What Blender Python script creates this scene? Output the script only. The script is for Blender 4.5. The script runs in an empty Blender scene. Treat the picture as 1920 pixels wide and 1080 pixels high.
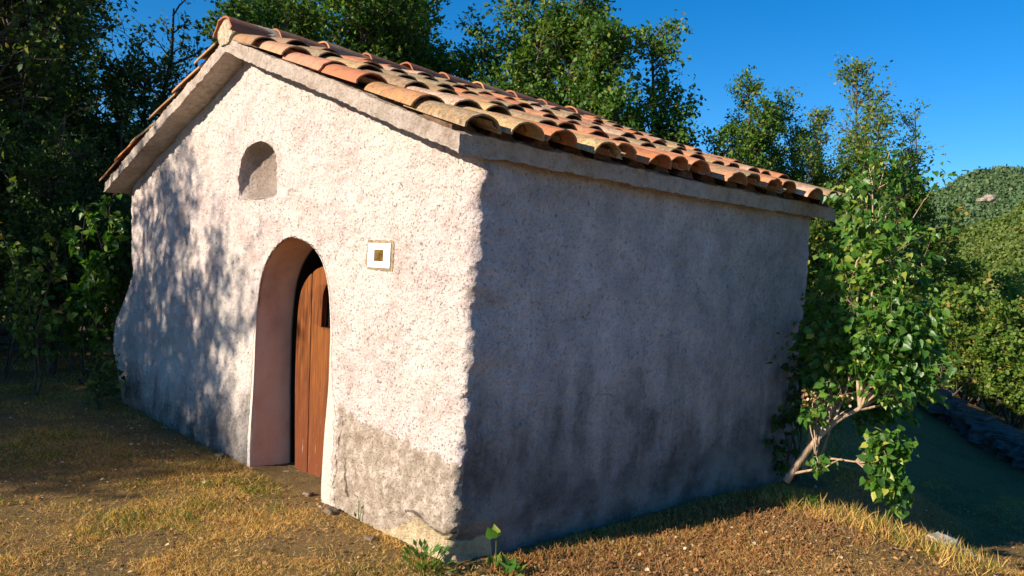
import bpy, bmesh, math, random
import numpy as np
from mathutils import Vector, Matrix, noise

# ------------------------------------------------------------------ camera, sky, sun, exposure
sc = bpy.context.scene
COL = sc.collection
cam_d = bpy.data.cameras.new("camera")
cam = bpy.data.objects.new("camera", cam_d)
COL.objects.link(cam)
sc.camera = cam
cam_d.sensor_width = 36.0
cam_d.lens = 36.0 * 1506.9 / 1920.0
cam_d.clip_start = 0.05
cam_d.clip_end = 6000.0
CAMP = Vector((3.227, -2.650, 1.462))
R_ = Vector((0.67302, 0.73732, 0.05842))
U_ = Vector((-0.05517, -0.02872, 0.99806))
F_ = Vector((-0.73757, 0.67494, -0.02135))
m4 = Matrix(((R_.x, U_.x, -F_.x, CAMP.x), (R_.y, U_.y, -F_.y, CAMP.y), (R_.z, U_.z, -F_.z, CAMP.z), (0, 0, 0, 1)))
cam.matrix_world = m4

SUN = Vector((-0.22, -1.0, 0.42)).normalized()
sun_el = math.asin(SUN.z)
world = bpy.data.worlds.new("World")
sc.world = world
world.use_nodes = True
wn = world.node_tree
sky = wn.nodes.new("ShaderNodeTexSky")
sky.sky_type = 'NISHITA'
sky.sun_disc = False
sky.sun_elevation = sun_el
sky.sun_rotation = math.radians(180 + 12.4)
sky.altitude = 1200
sky.air_density = 1.0
sky.dust_density = 0.1
sky.ozone_density = 5.0
hs = wn.nodes.new("ShaderNodeHueSaturation")
hs.inputs['Saturation'].default_value = 1.28
hs.inputs['Value'].default_value = 1.0
wn.links.new(sky.outputs[0], hs.inputs['Color'])
wn.links.new(hs.outputs[0], wn.nodes['Background'].inputs[0])
wn.nodes['Background'].inputs[1].default_value = 0.095

sl = bpy.data.lights.new("sun", 'SUN')
sl.energy = 5.0
sl.angle = math.radians(0.53)
sl.color = (1.0, 0.885, 0.73)
so = bpy.data.objects.new("sun", sl)
COL.objects.link(so)
so.rotation_euler = (-SUN).to_track_quat('-Z', 'Y').to_euler()

sc.view_settings.view_transform = 'Standard'
sc.view_settings.look = 'None'
sc.view_settings.exposure = 0.80
sc.view_settings.gamma = 1.0
sc.view_settings.use_curve_mapping = False
sc.cycles.max_bounces = 6
sc.cycles.transparent_max_bounces = 8

RS = np.random.RandomState
rnd = random.Random(5)

# ------------------------------------------------------------------ helpers
def tag(o, label=None, cat=None, group=None, kind=None):
    if label: o['label'] = label
    if cat: o['category'] = cat
    if group: o['group'] = group
    if kind: o['kind'] = kind
    return o

def empty(name, loc):
    o = bpy.data.objects.new(name, None)
    o.empty_display_size = 0.1
    COL.objects.link(o)
    o.location = loc
    return o

def mesh_np(name, V, faces, mat, parent=None, attrs=None, smooth=False, colors=None):
    """V (n,3) world coords; faces list of (m,k) int arrays."""
    me = bpy.data.meshes.new(name)
    V = np.asarray(V, dtype=np.float64)
    if not isinstance(faces, (list, tuple)): faces = [faces]
    faces = [np.asarray(f, dtype=np.int64) for f in faces if len(f)]
    nl = sum(f.size for f in faces); nf = sum(len(f) for f in faces)
    if parent is not None:
        V = V - np.array(parent.matrix_world.translation if parent.parent else parent.location)
    me.vertices.add(len(V)); me.vertices.foreach_set('co', V.ravel())
    me.loops.add(nl); me.loops.foreach_set('vertex_index', np.concatenate([f.ravel() for f in faces]))
    me.polygons.add(nf)
    tot = np.concatenate([np.full(len(f), f.shape[1]) for f in faces])
    st = np.concatenate([[0], np.cumsum(tot)[:-1]])
    me.polygons.foreach_set('loop_start', st.astype(np.int32))
    me.polygons.foreach_set('loop_total', tot.astype(np.int32))
    if smooth: me.polygons.foreach_set('use_smooth', np.ones(nf, dtype=bool))
    me.update(calc_edges=True)
    for k, a in (attrs or {}).items():
        at = me.attributes.new(k, 'FLOAT', 'POINT'); at.data.foreach_set('value', np.asarray(a, dtype=np.float32))
    for k, a in (colors or {}).items():
        at = me.attributes.new(k, 'FLOAT_COLOR', 'POINT')
        c4 = np.ones((len(V), 4), dtype=np.float32); c4[:, :3] = a
        at.data.foreach_set('color', c4.ravel())
    me.materials.append(mat)
    o = bpy.data.objects.new(name, me)
    COL.objects.link(o)
    if parent is not None: o.parent = parent
    return o

class MB:
    """collects polygons of any size"""
    def __init__(s): s.v = []; s.f = []; s.a = []; s.cur = 0.0
    def add(s, verts, faces):
        b = len(s.v); s.v += [tuple(v) for v in verts]; s.a += [s.cur] * len(verts)
        s.f += [tuple(i + b for i in f) for f in faces]
    def box(s, c, sz, M=None, jit=0.0):
        vs = []
        for x in (-.5, .5):
            for y in (-.5, .5):
                for z in (-.5, .5):
                    v = Vector((x * sz[0], y * sz[1], z * sz[2]))
                    if jit: v += Vector([rnd.uniform(-jit, jit) for _ in range(3)])
                    if M: v = M @ v
                    vs.append(v + Vector(c))
        s.add(vs, [(0, 1, 3, 2), (4, 6, 7, 5), (0, 4, 5, 1), (2, 3, 7, 6), (0, 2, 6, 4), (1, 5, 7, 3)])
    def build(s, name, mat, parent=None, smooth=False):
        me = bpy.data.meshes.new(name)
        off = Vector(parent.location) if parent is not None and parent.parent is None else Vector((0, 0, 0))
        if parent is not None and parent.parent is not None: off = Vector(parent.parent.location)
        me.from_pydata([tuple(Vector(v) - off) for v in s.v], [], s.f)
        if smooth: me.polygons.foreach_set('use_smooth', [True] * len(me.polygons))
        at = me.attributes.new('tint', 'FLOAT', 'POINT'); at.data.foreach_set('value', s.a)
        me.materials.append(mat); me.update()
        o = bpy.data.objects.new(name, me); COL.objects.link(o)
        if parent is not None: o.parent = parent
        return o

# vectorised value noise ------------------------------------------------
_tab = RS(11).rand(65536)
def _h(ix, iy, iz):
    return _tab[((ix * 73856093) ^ (iy * 19349663) ^ (iz * 83492791)) & 65535]
def vnoise(x, y, z=0.0):
    x, y, z = np.broadcast_arrays(np.asarray(x, float), np.asarray(y, float), np.asarray(z, float))
    ix, iy, iz = np.floor(x).astype(np.int64), np.floor(y).astype(np.int64), np.floor(z).astype(np.int64)
    fx, fy, fz = x - ix, y - iy, z - iz
    fx, fy, fz = [f * f * (3 - 2 * f) for f in (fx, fy, fz)]
    r = 0
    for dx in (0, 1):
        for dy in (0, 1):
            for dz in (0, 1):
                r = r + _h(ix + dx, iy + dy, iz + dz) * (fx if dx else 1 - fx) * (fy if dy else 1 - fy) * (fz if dz else 1 - fz)
    return r * 2 - 1
def fbm(x, y, z=0.0, o=4, g=0.5):
    a, s, t = 1.0, 0, 0
    for i in range(o):
        k = 2.03 ** i
        s = s + a * vnoise(x * k + 7.1 * i, y * k + 3.3 * i, np.asarray(z) * k + 1.7 * i); t += a; a *= g
    return s / t
def sstep(a, b, x):
    t = np.clip((np.asarray(x, float) - a) / (b - a), 0, 1); return t * t * (3 - 2 * t)

# ------------------------------------------------------------------ materials
class N:
    """tiny node-graph helper"""
    def __init__(s, name):
        s.m = bpy.data.materials.new(name); s.m.use_nodes = True
        s.t = s.m.node_tree; s.b = s.t.nodes['Principled BSDF']; s.out = s.t.nodes['Material Output']
        s.b.inputs['Specular IOR Level'].default_value = 0.2
        s.b.inputs['Roughness'].default_value = 0.9
        s.tc = s.n('ShaderNodeTexCoord')
    def n(s, k): return s.t.nodes.new(k)
    def l(s, a, b): s.t.links.new(a, b)
    def setin(s, node, i, v):
        if v is None: return
        if hasattr(v, 'is_output') or isinstance(v, bpy.types.NodeSocket): s.l(v, node.inputs[i])
        else: node.inputs[i].default_value = v
    def pos(s, scale=(1, 1, 1)):
        mp = s.n('ShaderNodeMapping'); s.l(s.n('ShaderNodeNewGeometry').outputs['Position'], mp.inputs[0]); mp.inputs['Scale'].default_value = scale
        return mp.outputs[0]
    def obj(s, scale=(1, 1, 1)):
        mp = s.n('ShaderNodeMapping'); s.l(s.tc.outputs['Object'], mp.inputs[0]); mp.inputs['Scale'].default_value = scale
        return mp.outputs[0]
    def noise(s, vec, scale, detail=4, rough=0.55, dist=0.0):
        q = s.n('ShaderNodeTexNoise'); s.l(vec, q.inputs['Vector'])
        q.inputs['Scale'].default_value = scale; q.inputs['Detail'].default_value = detail
        q.inputs['Roughness'].default_value = rough; q.inputs['Distortion'].default_value = dist
        return q.outputs['Fac']
    def noisevec(s, vec, scale, amt):
        q = s.n('ShaderNodeTexNoise'); s.l(vec, q.inputs['Vector']); q.inputs['Scale'].default_value = scale; q.inputs['Detail'].default_value = 6; q.inputs['Roughness'].default_value = 0.7
        v = s.n('ShaderNodeVectorMath'); v.operation = 'MULTIPLY_ADD'; s.l(q.outputs['Color'], v.inputs[0]); v.inputs[1].default_value = (amt, amt, amt); s.l(vec, v.inputs[2])
        return v.outputs[0]
    def vor(s, vec, scale, out='Distance', feat='F1', rnd_=1.0):
        q = s.n('ShaderNodeTexVoronoi'); q.feature = feat; s.l(vec, q.inputs['Vector'])
        q.inputs['Scale'].default_value = scale; q.inputs['Randomness'].default_value = rnd_
        return q.outputs[out]
    def ramp(s, fac, stops, interp='LINEAR'):
        q = s.n('ShaderNodeValToRGB'); s.l(fac, q.inputs[0]); q.color_ramp.interpolation = interp
        el = q.color_ramp.elements
        while len(el) < len(stops): el.new(0.5)
        for e, (p, c) in zip(el, stops):
            e.position = p; e.color = (c, c, c, 1) if isinstance(c, (int, float)) else (*c, 1)
        return q.outputs[0]
    def mth(s, op, a, b=None, c=None, clamp=False):
        q = s.n('ShaderNodeMath'); q.operation = op; q.use_clamp = clamp
        s.setin(q, 0, a); s.setin(q, 1, b); s.setin(q, 2, c)
        return q.outputs[0]
    def mix(s, f, a, b, mode='MIX'):
        q = s.n('ShaderNodeMix'); q.data_type = 'RGBA'; q.blend_type = mode
        s.setin(q, 0, f)
        for i, v in ((6, a), (7, b)):
            if isinstance(v, tuple): v = (*v, 1)
            s.setin(q, i, v)
        return q.outputs[2]
    def attr(s, name, out='Fac'):
        q = s.n('ShaderNodeAttribute'); q.attribute_name = name; return q.outputs[out]
    def bump(s, h, strength=0.5, dist=0.01, prev=None):
        q = s.n('ShaderNodeBump'); s.l(h, q.inputs['Height'])
        q.inputs['Strength'].default_value = strength; q.inputs['Distance'].default_value = dist
        if prev is not None: s.l(prev, q.inputs['Normal'])
        return q.outputs[0]
    def fin(s, col, nrm=None, rough=None):
        if isinstance(col, tuple): s.b.inputs['Base Color'].default_value = (*col, 1)
        else: s.l(col, s.b.inputs['Base Color'])
        if nrm is not None: s.l(nrm, s.b.inputs['Normal'])
        if rough is not None: s.setin(s.b, s.b.inputs.find('Roughness'), rough)
        return s.m

def mat_plaster():
    s = N('rough_plaster'); P = s.pos()
    big = s.noise(P, 0.9, 4); mid = s.noise(P, 4.0, 5, 0.6); fine = s.noise(P, 46, 6, 0.75); grit = s.noise(P, 110, 3, 0.6)
    base = s.ramp(mid, [(0.3, (0.56, 0.43, 0.38)), (0.5, (0.70, 0.575, 0.525)), (0.72, (0.78, 0.695, 0.615))])
    base = s.mix(s.ramp(big, [(0.45, 0.0), (0.62, 0.6)]), base, (0.76, 0.69, 0.60))
    # pits of the roughcast: their dirt and inner shade painted dark
    pv = s.noise(P, 78, 3, 0.6, 0.5)
    pits = s.ramp(pv, [(0.33, 1.0), (0.41, 0.0)])
    base = s.mix(s.mth('MULTIPLY', pits, 0.7), base, (0.24, 0.17, 0.13))
    ed = s.vor(s.noisevec(P, 1.6, 0.55), 1.15, 'Distance', 'DISTANCE_TO_EDGE')
    crm = s.mth('MULTIPLY', s.ramp(ed, [(0.0, 1.0), (0.004, 0.0)]), s.ramp(s.noise(P, 0.9, 2), [(0.60, 0.0), (0.68, 0.6)]))
    base = s.mix(crm, base, (0.16, 0.11, 0.08))
    dirt = s.ramp(s.noise(P, 2.6, 7, 0.8), [(0.54, 0.0), (0.68, 0.45)])
    base = s.mix(dirt, base, (0.42, 0.33, 0.25))
    speck = s.ramp(s.noise(P, 120, 1, 0.4), [(0.70, 0.0), (0.76, 1.0)])
    base = s.mix(s.mth('MULTIPLY', speck, 0.35), base, (0.32, 0.24, 0.18))
    # side wall: a plaster tone of its own, with runs
    side = s.attr('side')
    run = s.noise(s.pos((3.0, 5.0, 0.35)), 1.3, 5, 0.6)
    sidec = s.ramp(mid, [(0.3, (0.50, 0.42, 0.40)), (0.7, (0.82, 0.69, 0.65))])
    spots = s.ramp(s.noise(P, 30, 7, 0.9), [(0.38, 1.0), (0.47, 0.0)])
    sidec = s.mix(s.mth('MULTIPLY', spots, 0.65), sidec, (0.10, 0.095, 0.10))
    base = s.mix(side, base, sidec)
    damp_shade = s.attr('damp_shade')   # rising damp and algae, plus shade painted at the side wall foot
    dn = s.mth('ADD', damp_shade, s.mth('MULTIPLY', s.mth('SUBTRACT', run, 0.5), 1.0))
    dn = s.mth('ADD', dn, s.mth('MULTIPLY', s.mth('SUBTRACT', s.noise(P, 2.3, 6, 0.7), 0.5), 1.3))
    dn = s.mth('ADD', dn, s.mth('MULTIPLY', s.mth('SUBTRACT', s.noise(P, 30, 5, 0.75), 0.5), 0.9))
    dn = s.mth('ADD', dn, s.mth('MULTIPLY', s.mth('SUBTRACT', mid, 0.5), 0.5))
    dmask = s.ramp(dn, [(0.40, 0.0), (0.95, 0.88)])
    base = s.mix(dmask, base, s.ramp(mid, [(0.35, (0.085, 0.080, 0.072)), (0.60, (0.28, 0.245, 0.225))]))
    # cement patch
    pt = s.mth('ADD', s.attr('patch'), s.mth('MULTIPLY', s.mth('SUBTRACT', s.noise(P, 9, 6, 0.65), 0.5), 0.22))
    pm = s.ramp(pt, [(0.0, 0.0), (0.018, 1.0)])
    cem = s.ramp(s.noise(P, 14, 5, 0.7), [(0.3, (0.27, 0.20, 0.145)), (0.50, (0.42, 0.335, 0.255)), (0.64, (0.64, 0.53, 0.44))])
    base = s.mix(s.mth('MULTIPLY', pm, 0.92), base, cem)
    low = s.mth('ADD', s.attr('stone'), s.mth('MULTIPLY', s.mth('SUBTRACT', mid, 0.5), 0.12))
    lm = s.ramp(low, [(0.0, 0.0), (0.01, 1.0)])
    base = s.mix(lm, base, s.ramp(s.noise(P, 7, 5, 0.7), [(0.3, (0.40, 0.28, 0.16)), (0.6, (0.66, 0.53, 0.33))]))
    # smooth pale border of the doorway
    bd = s.mth('ADD', s.attr('band'), s.mth('MULTIPLY', s.mth('SUBTRACT', s.noise(P, 20, 4), 0.5), 0.045))
    bm_ = s.ramp(bd, [(0.0, 0.0), (0.006, 1.0)])
    base = s.mix(bm_, base, s.ramp(fine, [(0.3, (0.36, 0.31, 0.26)), (0.6, (0.58, 0.51, 0.44))]))
    cr = s.attr('crack')
    crk = s.ramp(s.mth('ADD', cr, s.mth('MULTIPLY', s.mth('SUBTRACT', s.noise(P, 18, 5), 0.5), 0.02)), [(0.0, 0.0), (0.006, 1.0)])
    base = s.mix(s.mth('MULTIPLY', crk, 0.8), base, (0.05, 0.035, 0.025))
    jb = s.attr('jamb')
    jc = s.ramp(s.noise(P, 3.5, 5, 0.6), [(0.3, (0.55, 0.34, 0.235)), (0.5, (0.70, 0.46, 0.33)), (0.72, (0.74, 0.55, 0.40))])  # pink reveal paint, raised to carry warm bounced light
    base = s.mix(jb, base, jc)
    nd = s.attr('niche')  # niche grime, with the shade of the hollow painted in
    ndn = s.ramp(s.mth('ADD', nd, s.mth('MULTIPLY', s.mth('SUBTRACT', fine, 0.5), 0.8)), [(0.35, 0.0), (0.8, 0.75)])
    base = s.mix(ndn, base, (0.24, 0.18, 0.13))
    base = s.mix(s.attr('painted_dark'), base, (0.012, 0.010, 0.008))  # recess behind the door painted black for the unlit interior
    sm = s.mth('MAXIMUM', jb, bm_)
    sm = s.mth('SUBTRACT', 1.0, s.mth('MULTIPLY', sm, 0.88))
    pitsrough = s.mth('MULTIPLY', s.mth('ADD', s.mth('MULTIPLY', fine, 1.0), s.mth('MULTIPLY', pits, -0.45)), sm)
    pr = s.mth('ADD', pitsrough, s.mth('MULTIPLY', s.mth('MULTIPLY', grit, 0.25), sm))
    pr = s.mth('ADD', pr, s.mth('MULTIPLY', pm, 0.25))
    pr = s.mth('ADD', pr, s.mth('MULTIPLY', s.mth('MULTIPLY', s.noise(P, 15, 4, 0.6), 1.5), sm))
    pr = s.mth('ADD', pr, s.mth('MULTIPLY', crm, -1.0))
    nrm = s.bump(pr, 1.0, 0.022)
    return s.fin(base, nrm, 0.95)

def mat_concrete():
    s = N('rough_concrete'); P = s.pos()
    a = s.noise(P, 16, 8, 0.8); b = s.noise(P, 75, 5, 0.75); big = s.noise(P, 2.2, 3)
    c = s.ramp(a, [(0.30, (0.30, 0.20, 0.13)), (0.42, (0.62, 0.48, 0.385)), (0.60, (0.78, 0.66, 0.555))])
    c = s.mix(s.ramp(s.noise(P, 3.0, 7, 0.75), [(0.5, 0.0), (0.64, 0.55)]), c, (0.30, 0.215, 0.145))
    pits = s.ramp(s.noise(P, 70, 2), [(0.30, 1.0), (0.37, 0.0)])
    c = s.mix(s.mth('MULTIPLY', pits, 0.6), c, (0.13, 0.09, 0.06))
    return s.fin(c, s.bump(s.mth('ADD', b, s.mth('MULTIPLY', a, 1.2)), 1.0, 0.025), 0.95)

def mat_tile():
    s = N('terracotta'); P = s.pos()
    col = s.attr('tcol', 'Color')
    a = s.noise(P, 11, 8, 0.8); b = s.noise(P, 40, 6, 0.8); lich = s.noise(P, 22, 6, 0.75, 0.4)
    c = s.mix(s.ramp(a, [(0.38, 0.7), (0.56, 0.0)]), col, (0.22, 0.12, 0.065), 'MIX')
    age = s.attr('age')
    lm = s.ramp(s.mth('ADD', lich, s.mth('MULTIPLY', s.mth('SUBTRACT', age, 0.5), 0.42)), [(0.50, 0.0), (0.60, 1.0)])
    lc = s.ramp(b, [(0.35, (0.12, 0.08, 0.05)), (0.5, (0.29, 0.20, 0.10)), (0.66, (0.44, 0.37, 0.28))])
    c = s.mix(s.mth('MULTIPLY', lm, 0.85), c, lc)
    dk = s.ramp(s.noise(P, 27, 6, 0.8), [(0.34, 1.0), (0.44, 0.0)])
    c = s.mix(s.mth('MULTIPLY', dk, s.mth('MULTIPLY_ADD', age, 0.8, 0.15)), c, (0.06, 0.045, 0.032))
    return s.fin(c, s.bump(s.mth('ADD', b, s.mth('MULTIPLY', lm, 0.5)), 0.5, 0.006), 0.88)

def mat_mortar():
    s = N('mortar'); P = s.pos()
    a = s.noise(P, 30, 6, 0.7)
    return s.fin(s.ramp(a, [(0.3, (0.22, 0.15, 0.09)), (0.6, (0.58, 0.48, 0.34))]), s.bump(a, 1.0, 0.02), 0.95)

def mat_wood():
    s = N('varnished_wood'); P = s.pos((14, 14, 0.9))
    g = s.noise(P, 3.2, 6, 0.6, 0.6); g2 = s.noise(s.pos((70, 70, 2.2)), 2.0, 6, 0.75)
    c = s.ramp(g, [(0.32, (0.032, 0.008, 0.003)), (0.47, (0.125, 0.034, 0.008)), (0.66, (0.26, 0.083, 0.017))])
    c = s.mix(s.ramp(g2, [(0.38, 0.75), (0.52, 0.0)]), c, (0.05, 0.014, 0.006))
    t = s.attr('tint')
    c = s.mix(s.mth('MULTIPLY', t, 0.35), c, (0.33, 0.12, 0.026))
    # knots
    k = s.vor(s.pos((5.0, 5.0, 2.3)), 1.0)
    kr = s.ramp(k, [(0.07, 1.0), (0.13, 0.0)])
    c = s.mix(s.mth('MULTIPLY', kr, 0.8), c, (0.07, 0.022, 0.012))
    # weathered, redder foot
    z = s.n('ShaderNodeSeparateXYZ'); s.l(s.n('ShaderNodeNewGeometry').outputs['Position'], z.inputs[0])
    lo = s.ramp(s.mth('ADD', z.outputs[2], s.mth('MULTIPLY', g2, 0.5)), [(0.25, 0.75), (1.0, 0.0)])
    c = s.mix(lo, c, (0.14, 0.038, 0.016))
    gr = s.ramp(s.noise(s.pos((30, 30, 2.5)), 2.0, 5, 0.7), [(0.60, 0.0), (0.72, 1.0)])
    c = s.mix(s.mth('MULTIPLY', gr, s.mth('MULTIPLY', lo, 0.9)), c, (0.40, 0.30, 0.26))
    return s.fin(c, s.bump(g2, 0.35, 0.004), 0.55)

def mat_plain(name, col, rough=0.9, sc_=20, amt=0.4, bump=0.3, bd=0.01):
    s = N(name); P = s.pos(); a = s.noise(P, sc_, 5, 0.65)
    d = tuple(c * (1 - amt) for c in col); l = tuple(min(1, c * (1 + amt * 0.6)) for c in col)
    return s.fin(s.ramp(a, [(0.3, d), (0.7, l)]), s.bump(a, bump, bd), rough)

def mat_leaf(name, stops, trans=0.35, rough=0.55, spec=0.3, tcol=None, nz=None):
    s = N(name)
    t = s.attr('tint')
    c = s.ramp(t, stops)
    if nz:
        c = s.mix(s.ramp(s.noise(s.pos(), nz[0], 3), [(0.45, 0.0), (0.65, nz[2])]), c, nz[1])
    s.b.inputs['Specular IOR Level'].default_value = spec
    s.l(c, s.b.inputs['Base Color']); s.b.inputs['Roughness'].default_value = rough
    tr = s.n('ShaderNodeBsdfTranslucent')
    tc = s.mix(1.0, c, (1.0, 1.0, 0.35), 'MULTIPLY'); hb = s.n('ShaderNodeHueSaturation'); hb.inputs['Value'].default_value = 1.6
    s.l(tc, hb.inputs['Color']); s.l(hb.outputs[0], tr.inputs['Color'])
    mx = s.n('ShaderNodeMixShader'); mx.inputs[0].default_value = trans
    s.l(s.b.outputs[0], mx.inputs[1]); s.l(tr.outputs[0], mx.inputs[2]); s.l(mx.outputs[0], s.out.inputs[0])
    return s.m

def mat_bark(name, d, l):
    s = N(name); P = s.pos((1, 1, 0.35)); a = s.noise(P, 28, 6, 0.7)
    return s.fin(s.ramp(a, [(0.35, d), (0.65, l)]), s.bump(a, 0.8, 0.015), 0.9)

def mat_ground():
    s = N('dry_turf'); P = s.pos()
    big = s.noise(P, 1.1, 4, 0.6); mid = s.noise(P, 7, 5, 0.7); fine = s.noise(P, 75, 6, 0.85)
    soil = s.ramp(fine, [(0.30, (0.06, 0.034, 0.015)), (0.5, (0.30, 0.19, 0.075)), (0.70, (0.56, 0.38, 0.16))])
    green = s.ramp(fine, [(0.3, (0.030, 0.036, 0.010)), (0.7, (0.15, 0.155, 0.045))])
    c = s.mix(s.ramp(s.mth('ADD', s.mth('MULTIPLY', big, 0.55), s.mth('MULTIPLY', mid, 0.45)), [(0.48, 0.0), (0.60, 0.45)]), soil, green)
    return s.fin(c, s.bump(s.mth('ADD', fine, mid), 1.0, 0.03), 0.95)

def mat_hill(name, cols, sc_, bump):
    s = N(name); P = s.pos()
    a = s.noise(P, sc_, 6, 0.7); b = s.noise(P, sc_ * 0.15, 4, 0.6)
    c = s.ramp(a, [(0.32, cols[0]), (0.5, cols[1]), (0.7, cols[2])])
    c = s.mix(s.ramp(b, [(0.52, 0.0), (0.62, 0.8)]), c, cols[3])
    return s.fin(c, s.bump(a, 1.0, bump), 0.95)

M_PLASTER = mat_plaster(); M_CONC = mat_concrete(); M_TILE = mat_tile(); M_MORT = mat_mortar(); M_WOOD = mat_wood()
M_MORTD = mat_plain('eave_mortar', (0.17, 0.10, 0.06), .95, 25, .6, .8, .02)
M_DARK = mat_plain('painted_interior_dark', (0.012, 0.010, 0.009), 0.95)  # near-black colour standing in for interior darkness
M_PEB = mat_plain('brown_stone', (0.20, 0.145, 0.10), 0.95, 14, 0.5, 0.8, 0.02)
M_IRON = mat_plain('rusty_iron', (0.05, 0.035, 0.028), 0.7, 80)
M_WHITE = mat_plain('white_glazed_ceramic', (0.80, 0.82, 0.84), 0.25, 8, 0.03, 0.05, 0.001)
M_BROWN = mat_plain('brown_glazed_ceramic', (0.17, 0.10, 0.025), 0.35, 34, 0.8, 0.1, 0.001)
M_STONE = mat_plain('grey_stone', (0.10, 0.095, 0.085), 0.95, 9, 0.6, 0.9, 0.03)
M_PALE = mat_plain('pale_stone', (0.46, 0.42, 0.37), 0.9, 12, 0.5, 0.8, 0.02)
M_BARK = mat_bark('oak_bark', (0.035, 0.028, 0.02), (0.15, 0.12, 0.09))
M_BARKL = mat_bark('pale_lilac_bark', (0.26, 0.17, 0.10), (0.52, 0.38, 0.26))
G_OAK = mat_leaf('oak_leaves', [(0.0, (0.018, 0.058, 0.010)), (0.45, (0.064, 0.150, 0.020)), (0.8, (0.135, 0.225, 0.030)), (1.0, (0.26, 0.22, 0.04))])
G_OAKD = mat_leaf('dark_oak_leaves', [(0.0, (0.020, 0.052, 0.012)), (0.5, (0.075, 0.135, 0.028)), (0.9, (0.17, 0.23, 0.05)), (1.0, (0.22, 0.20, 0.06))])
G_LILAC = mat_leaf('lilac_leaves', [(0.0, (0.035, 0.105, 0.016)), (0.6, (0.075, 0.185, 0.022)), (0.9, (0.15, 0.26, 0.035)), (1.0, (0.42, 0.42, 0.07))], 0.4, 0.4, 0.45)
G_ASH = mat_leaf('yellowing_leaves', [(0.0, (0.035, 0.09, 0.014)), (0.6, (0.10, 0.185, 0.026)), (0.9, (0.24, 0.25, 0.04)), (1.0, (0.34, 0.20, 0.06))])
G_HAZEL = mat_leaf('hazel_leaves', [(0.0, (0.04, 0.095, 0.012)), (0.5, (0.105, 0.19, 0.024)), (0.85, (0.21, 0.26, 0.04)), (1.0, (0.42, 0.26, 0.07))])
G_GRASS = mat_leaf('grass_blades', [(0.0, (0.06, 0.11, 0.012)), (0.35, (0.20, 0.22, 0.030)), (0.5, (0.56, 0.37, 0.10)), (0.75, (0.74, 0.46, 0.15)), (1.0, (0.45, 0.19, 0.06))], 0.25, 0.7, 0.1)
G_DEAD = mat_leaf('dead_leaves', [(0.0, (0.12, 0.060, 0.024)), (0.4, (0.28, 0.12, 0.04)), (0.75, (0.44, 0.24, 0.10)), (1.0, (0.62, 0.50, 0.34))], 0.1, 0.7, 0.15)
G_FAR = mat_leaf('hillside_leaves', [(0.0, (0.05, 0.09, 0.016)), (0.5, (0.11, 0.16, 0.028)), (0.9, (0.19, 0.21, 0.045)), (1.0, (0.26, 0.21, 0.07))], 0.25)
G_FAR2 = mat_leaf('distant_leaves', [(0.0, (0.05, 0.10, 0.04)), (0.5, (0.08, 0.135, 0.05)), (1.0, (0.13, 0.165, 0.06))], 0.1)
M_GROUND = mat_ground()

# ------------------------------------------------------------------ ground
W, D = 5.6, 3.58
HE, TP, OF, SO, OE = 2.022, 0.3316, 0.20, 0.108, 0.17
def ground_h(x, y):
    x = np.asarray(x, float); y = np.asarray(y, float)
    h = -0.10 + 0.025 * fbm(x * 0.9, y * 0.9) + 0.012 * fbm(x * 5, y * 5)
    yc = 2.75 - 0.12 * x + 0.10 * vnoise(x * 1.7, 3.1)
    drop = sstep(0, 1.3, y - yc) * sstep(0.25, 0.85, x)
    drop = np.maximum(drop, sstep(4.3, 5.6, y) * sstep(-2.5, 0.5, x))
    h = h - 0.50 * drop
    # small mound towards the crest
    h = h + 0.07 * np.exp(-((x - 0.95) ** 2 / 0.5 + (y - 2.35) ** 2 / 0.35))
    # door sill wear
    h = h - 0.02 * np.exp(-((x + 1.9) ** 2 / 0.2 + (y + 0.05) ** 2 / 0.1))
    # beyond the bank the land falls into a valley
    u = (y - 9.9) * 0.80 + (x - 1.0) * 0.6
    h = h - 14.0 * sstep(0, 60, u) - 0.6 * sstep(0, 2.5, u)
    return h

def build_ground():
    def axis(c, fine, n1, far):
        t = np.linspace(-1, 1, n1)
        a = fine * t + (far - fine) * np.sign(t) * np.abs(t) ** 9
        return c + a
    X = axis(0.0, 7.5, 421, 3000); Y = axis(1.8, 6.0, 361, 3000)
    xx, yy = np.meshgrid(X, Y)
    zz = ground_h(xx, yy)
    near = np.exp(-((xx - 0.5) ** 2 + (yy - 0.5) ** 2) / 30)
    zz = zz + near * (0.010 * fbm(xx * 14, yy * 14) + 0.006 * vnoise(xx * 40, yy * 40))
    V = np.stack([xx, yy, zz], -1).reshape(-1, 3)
    ny, nx = xx.shape
    i = (np.arange(ny - 1)[:, None] * nx + np.arange(nx - 1)[None, :]).ravel()
    Fq = np.stack([i, i + 1, i + nx + 1, i + nx], -1)
    o = mesh_np('ground', V, Fq, M_GROUND, smooth=True)
    tag(o, kind='structure')
build_ground()

# ------------------------------------------------------------------ chapel
chapel = empty('chapel', (-2.8, 1.8, -0.1))
tag(chapel, 'small pale pink roughcast chapel with terracotta barrel tiled roof and arched wooden door', 'chapel')
CH = Vector(chapel.location)

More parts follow.
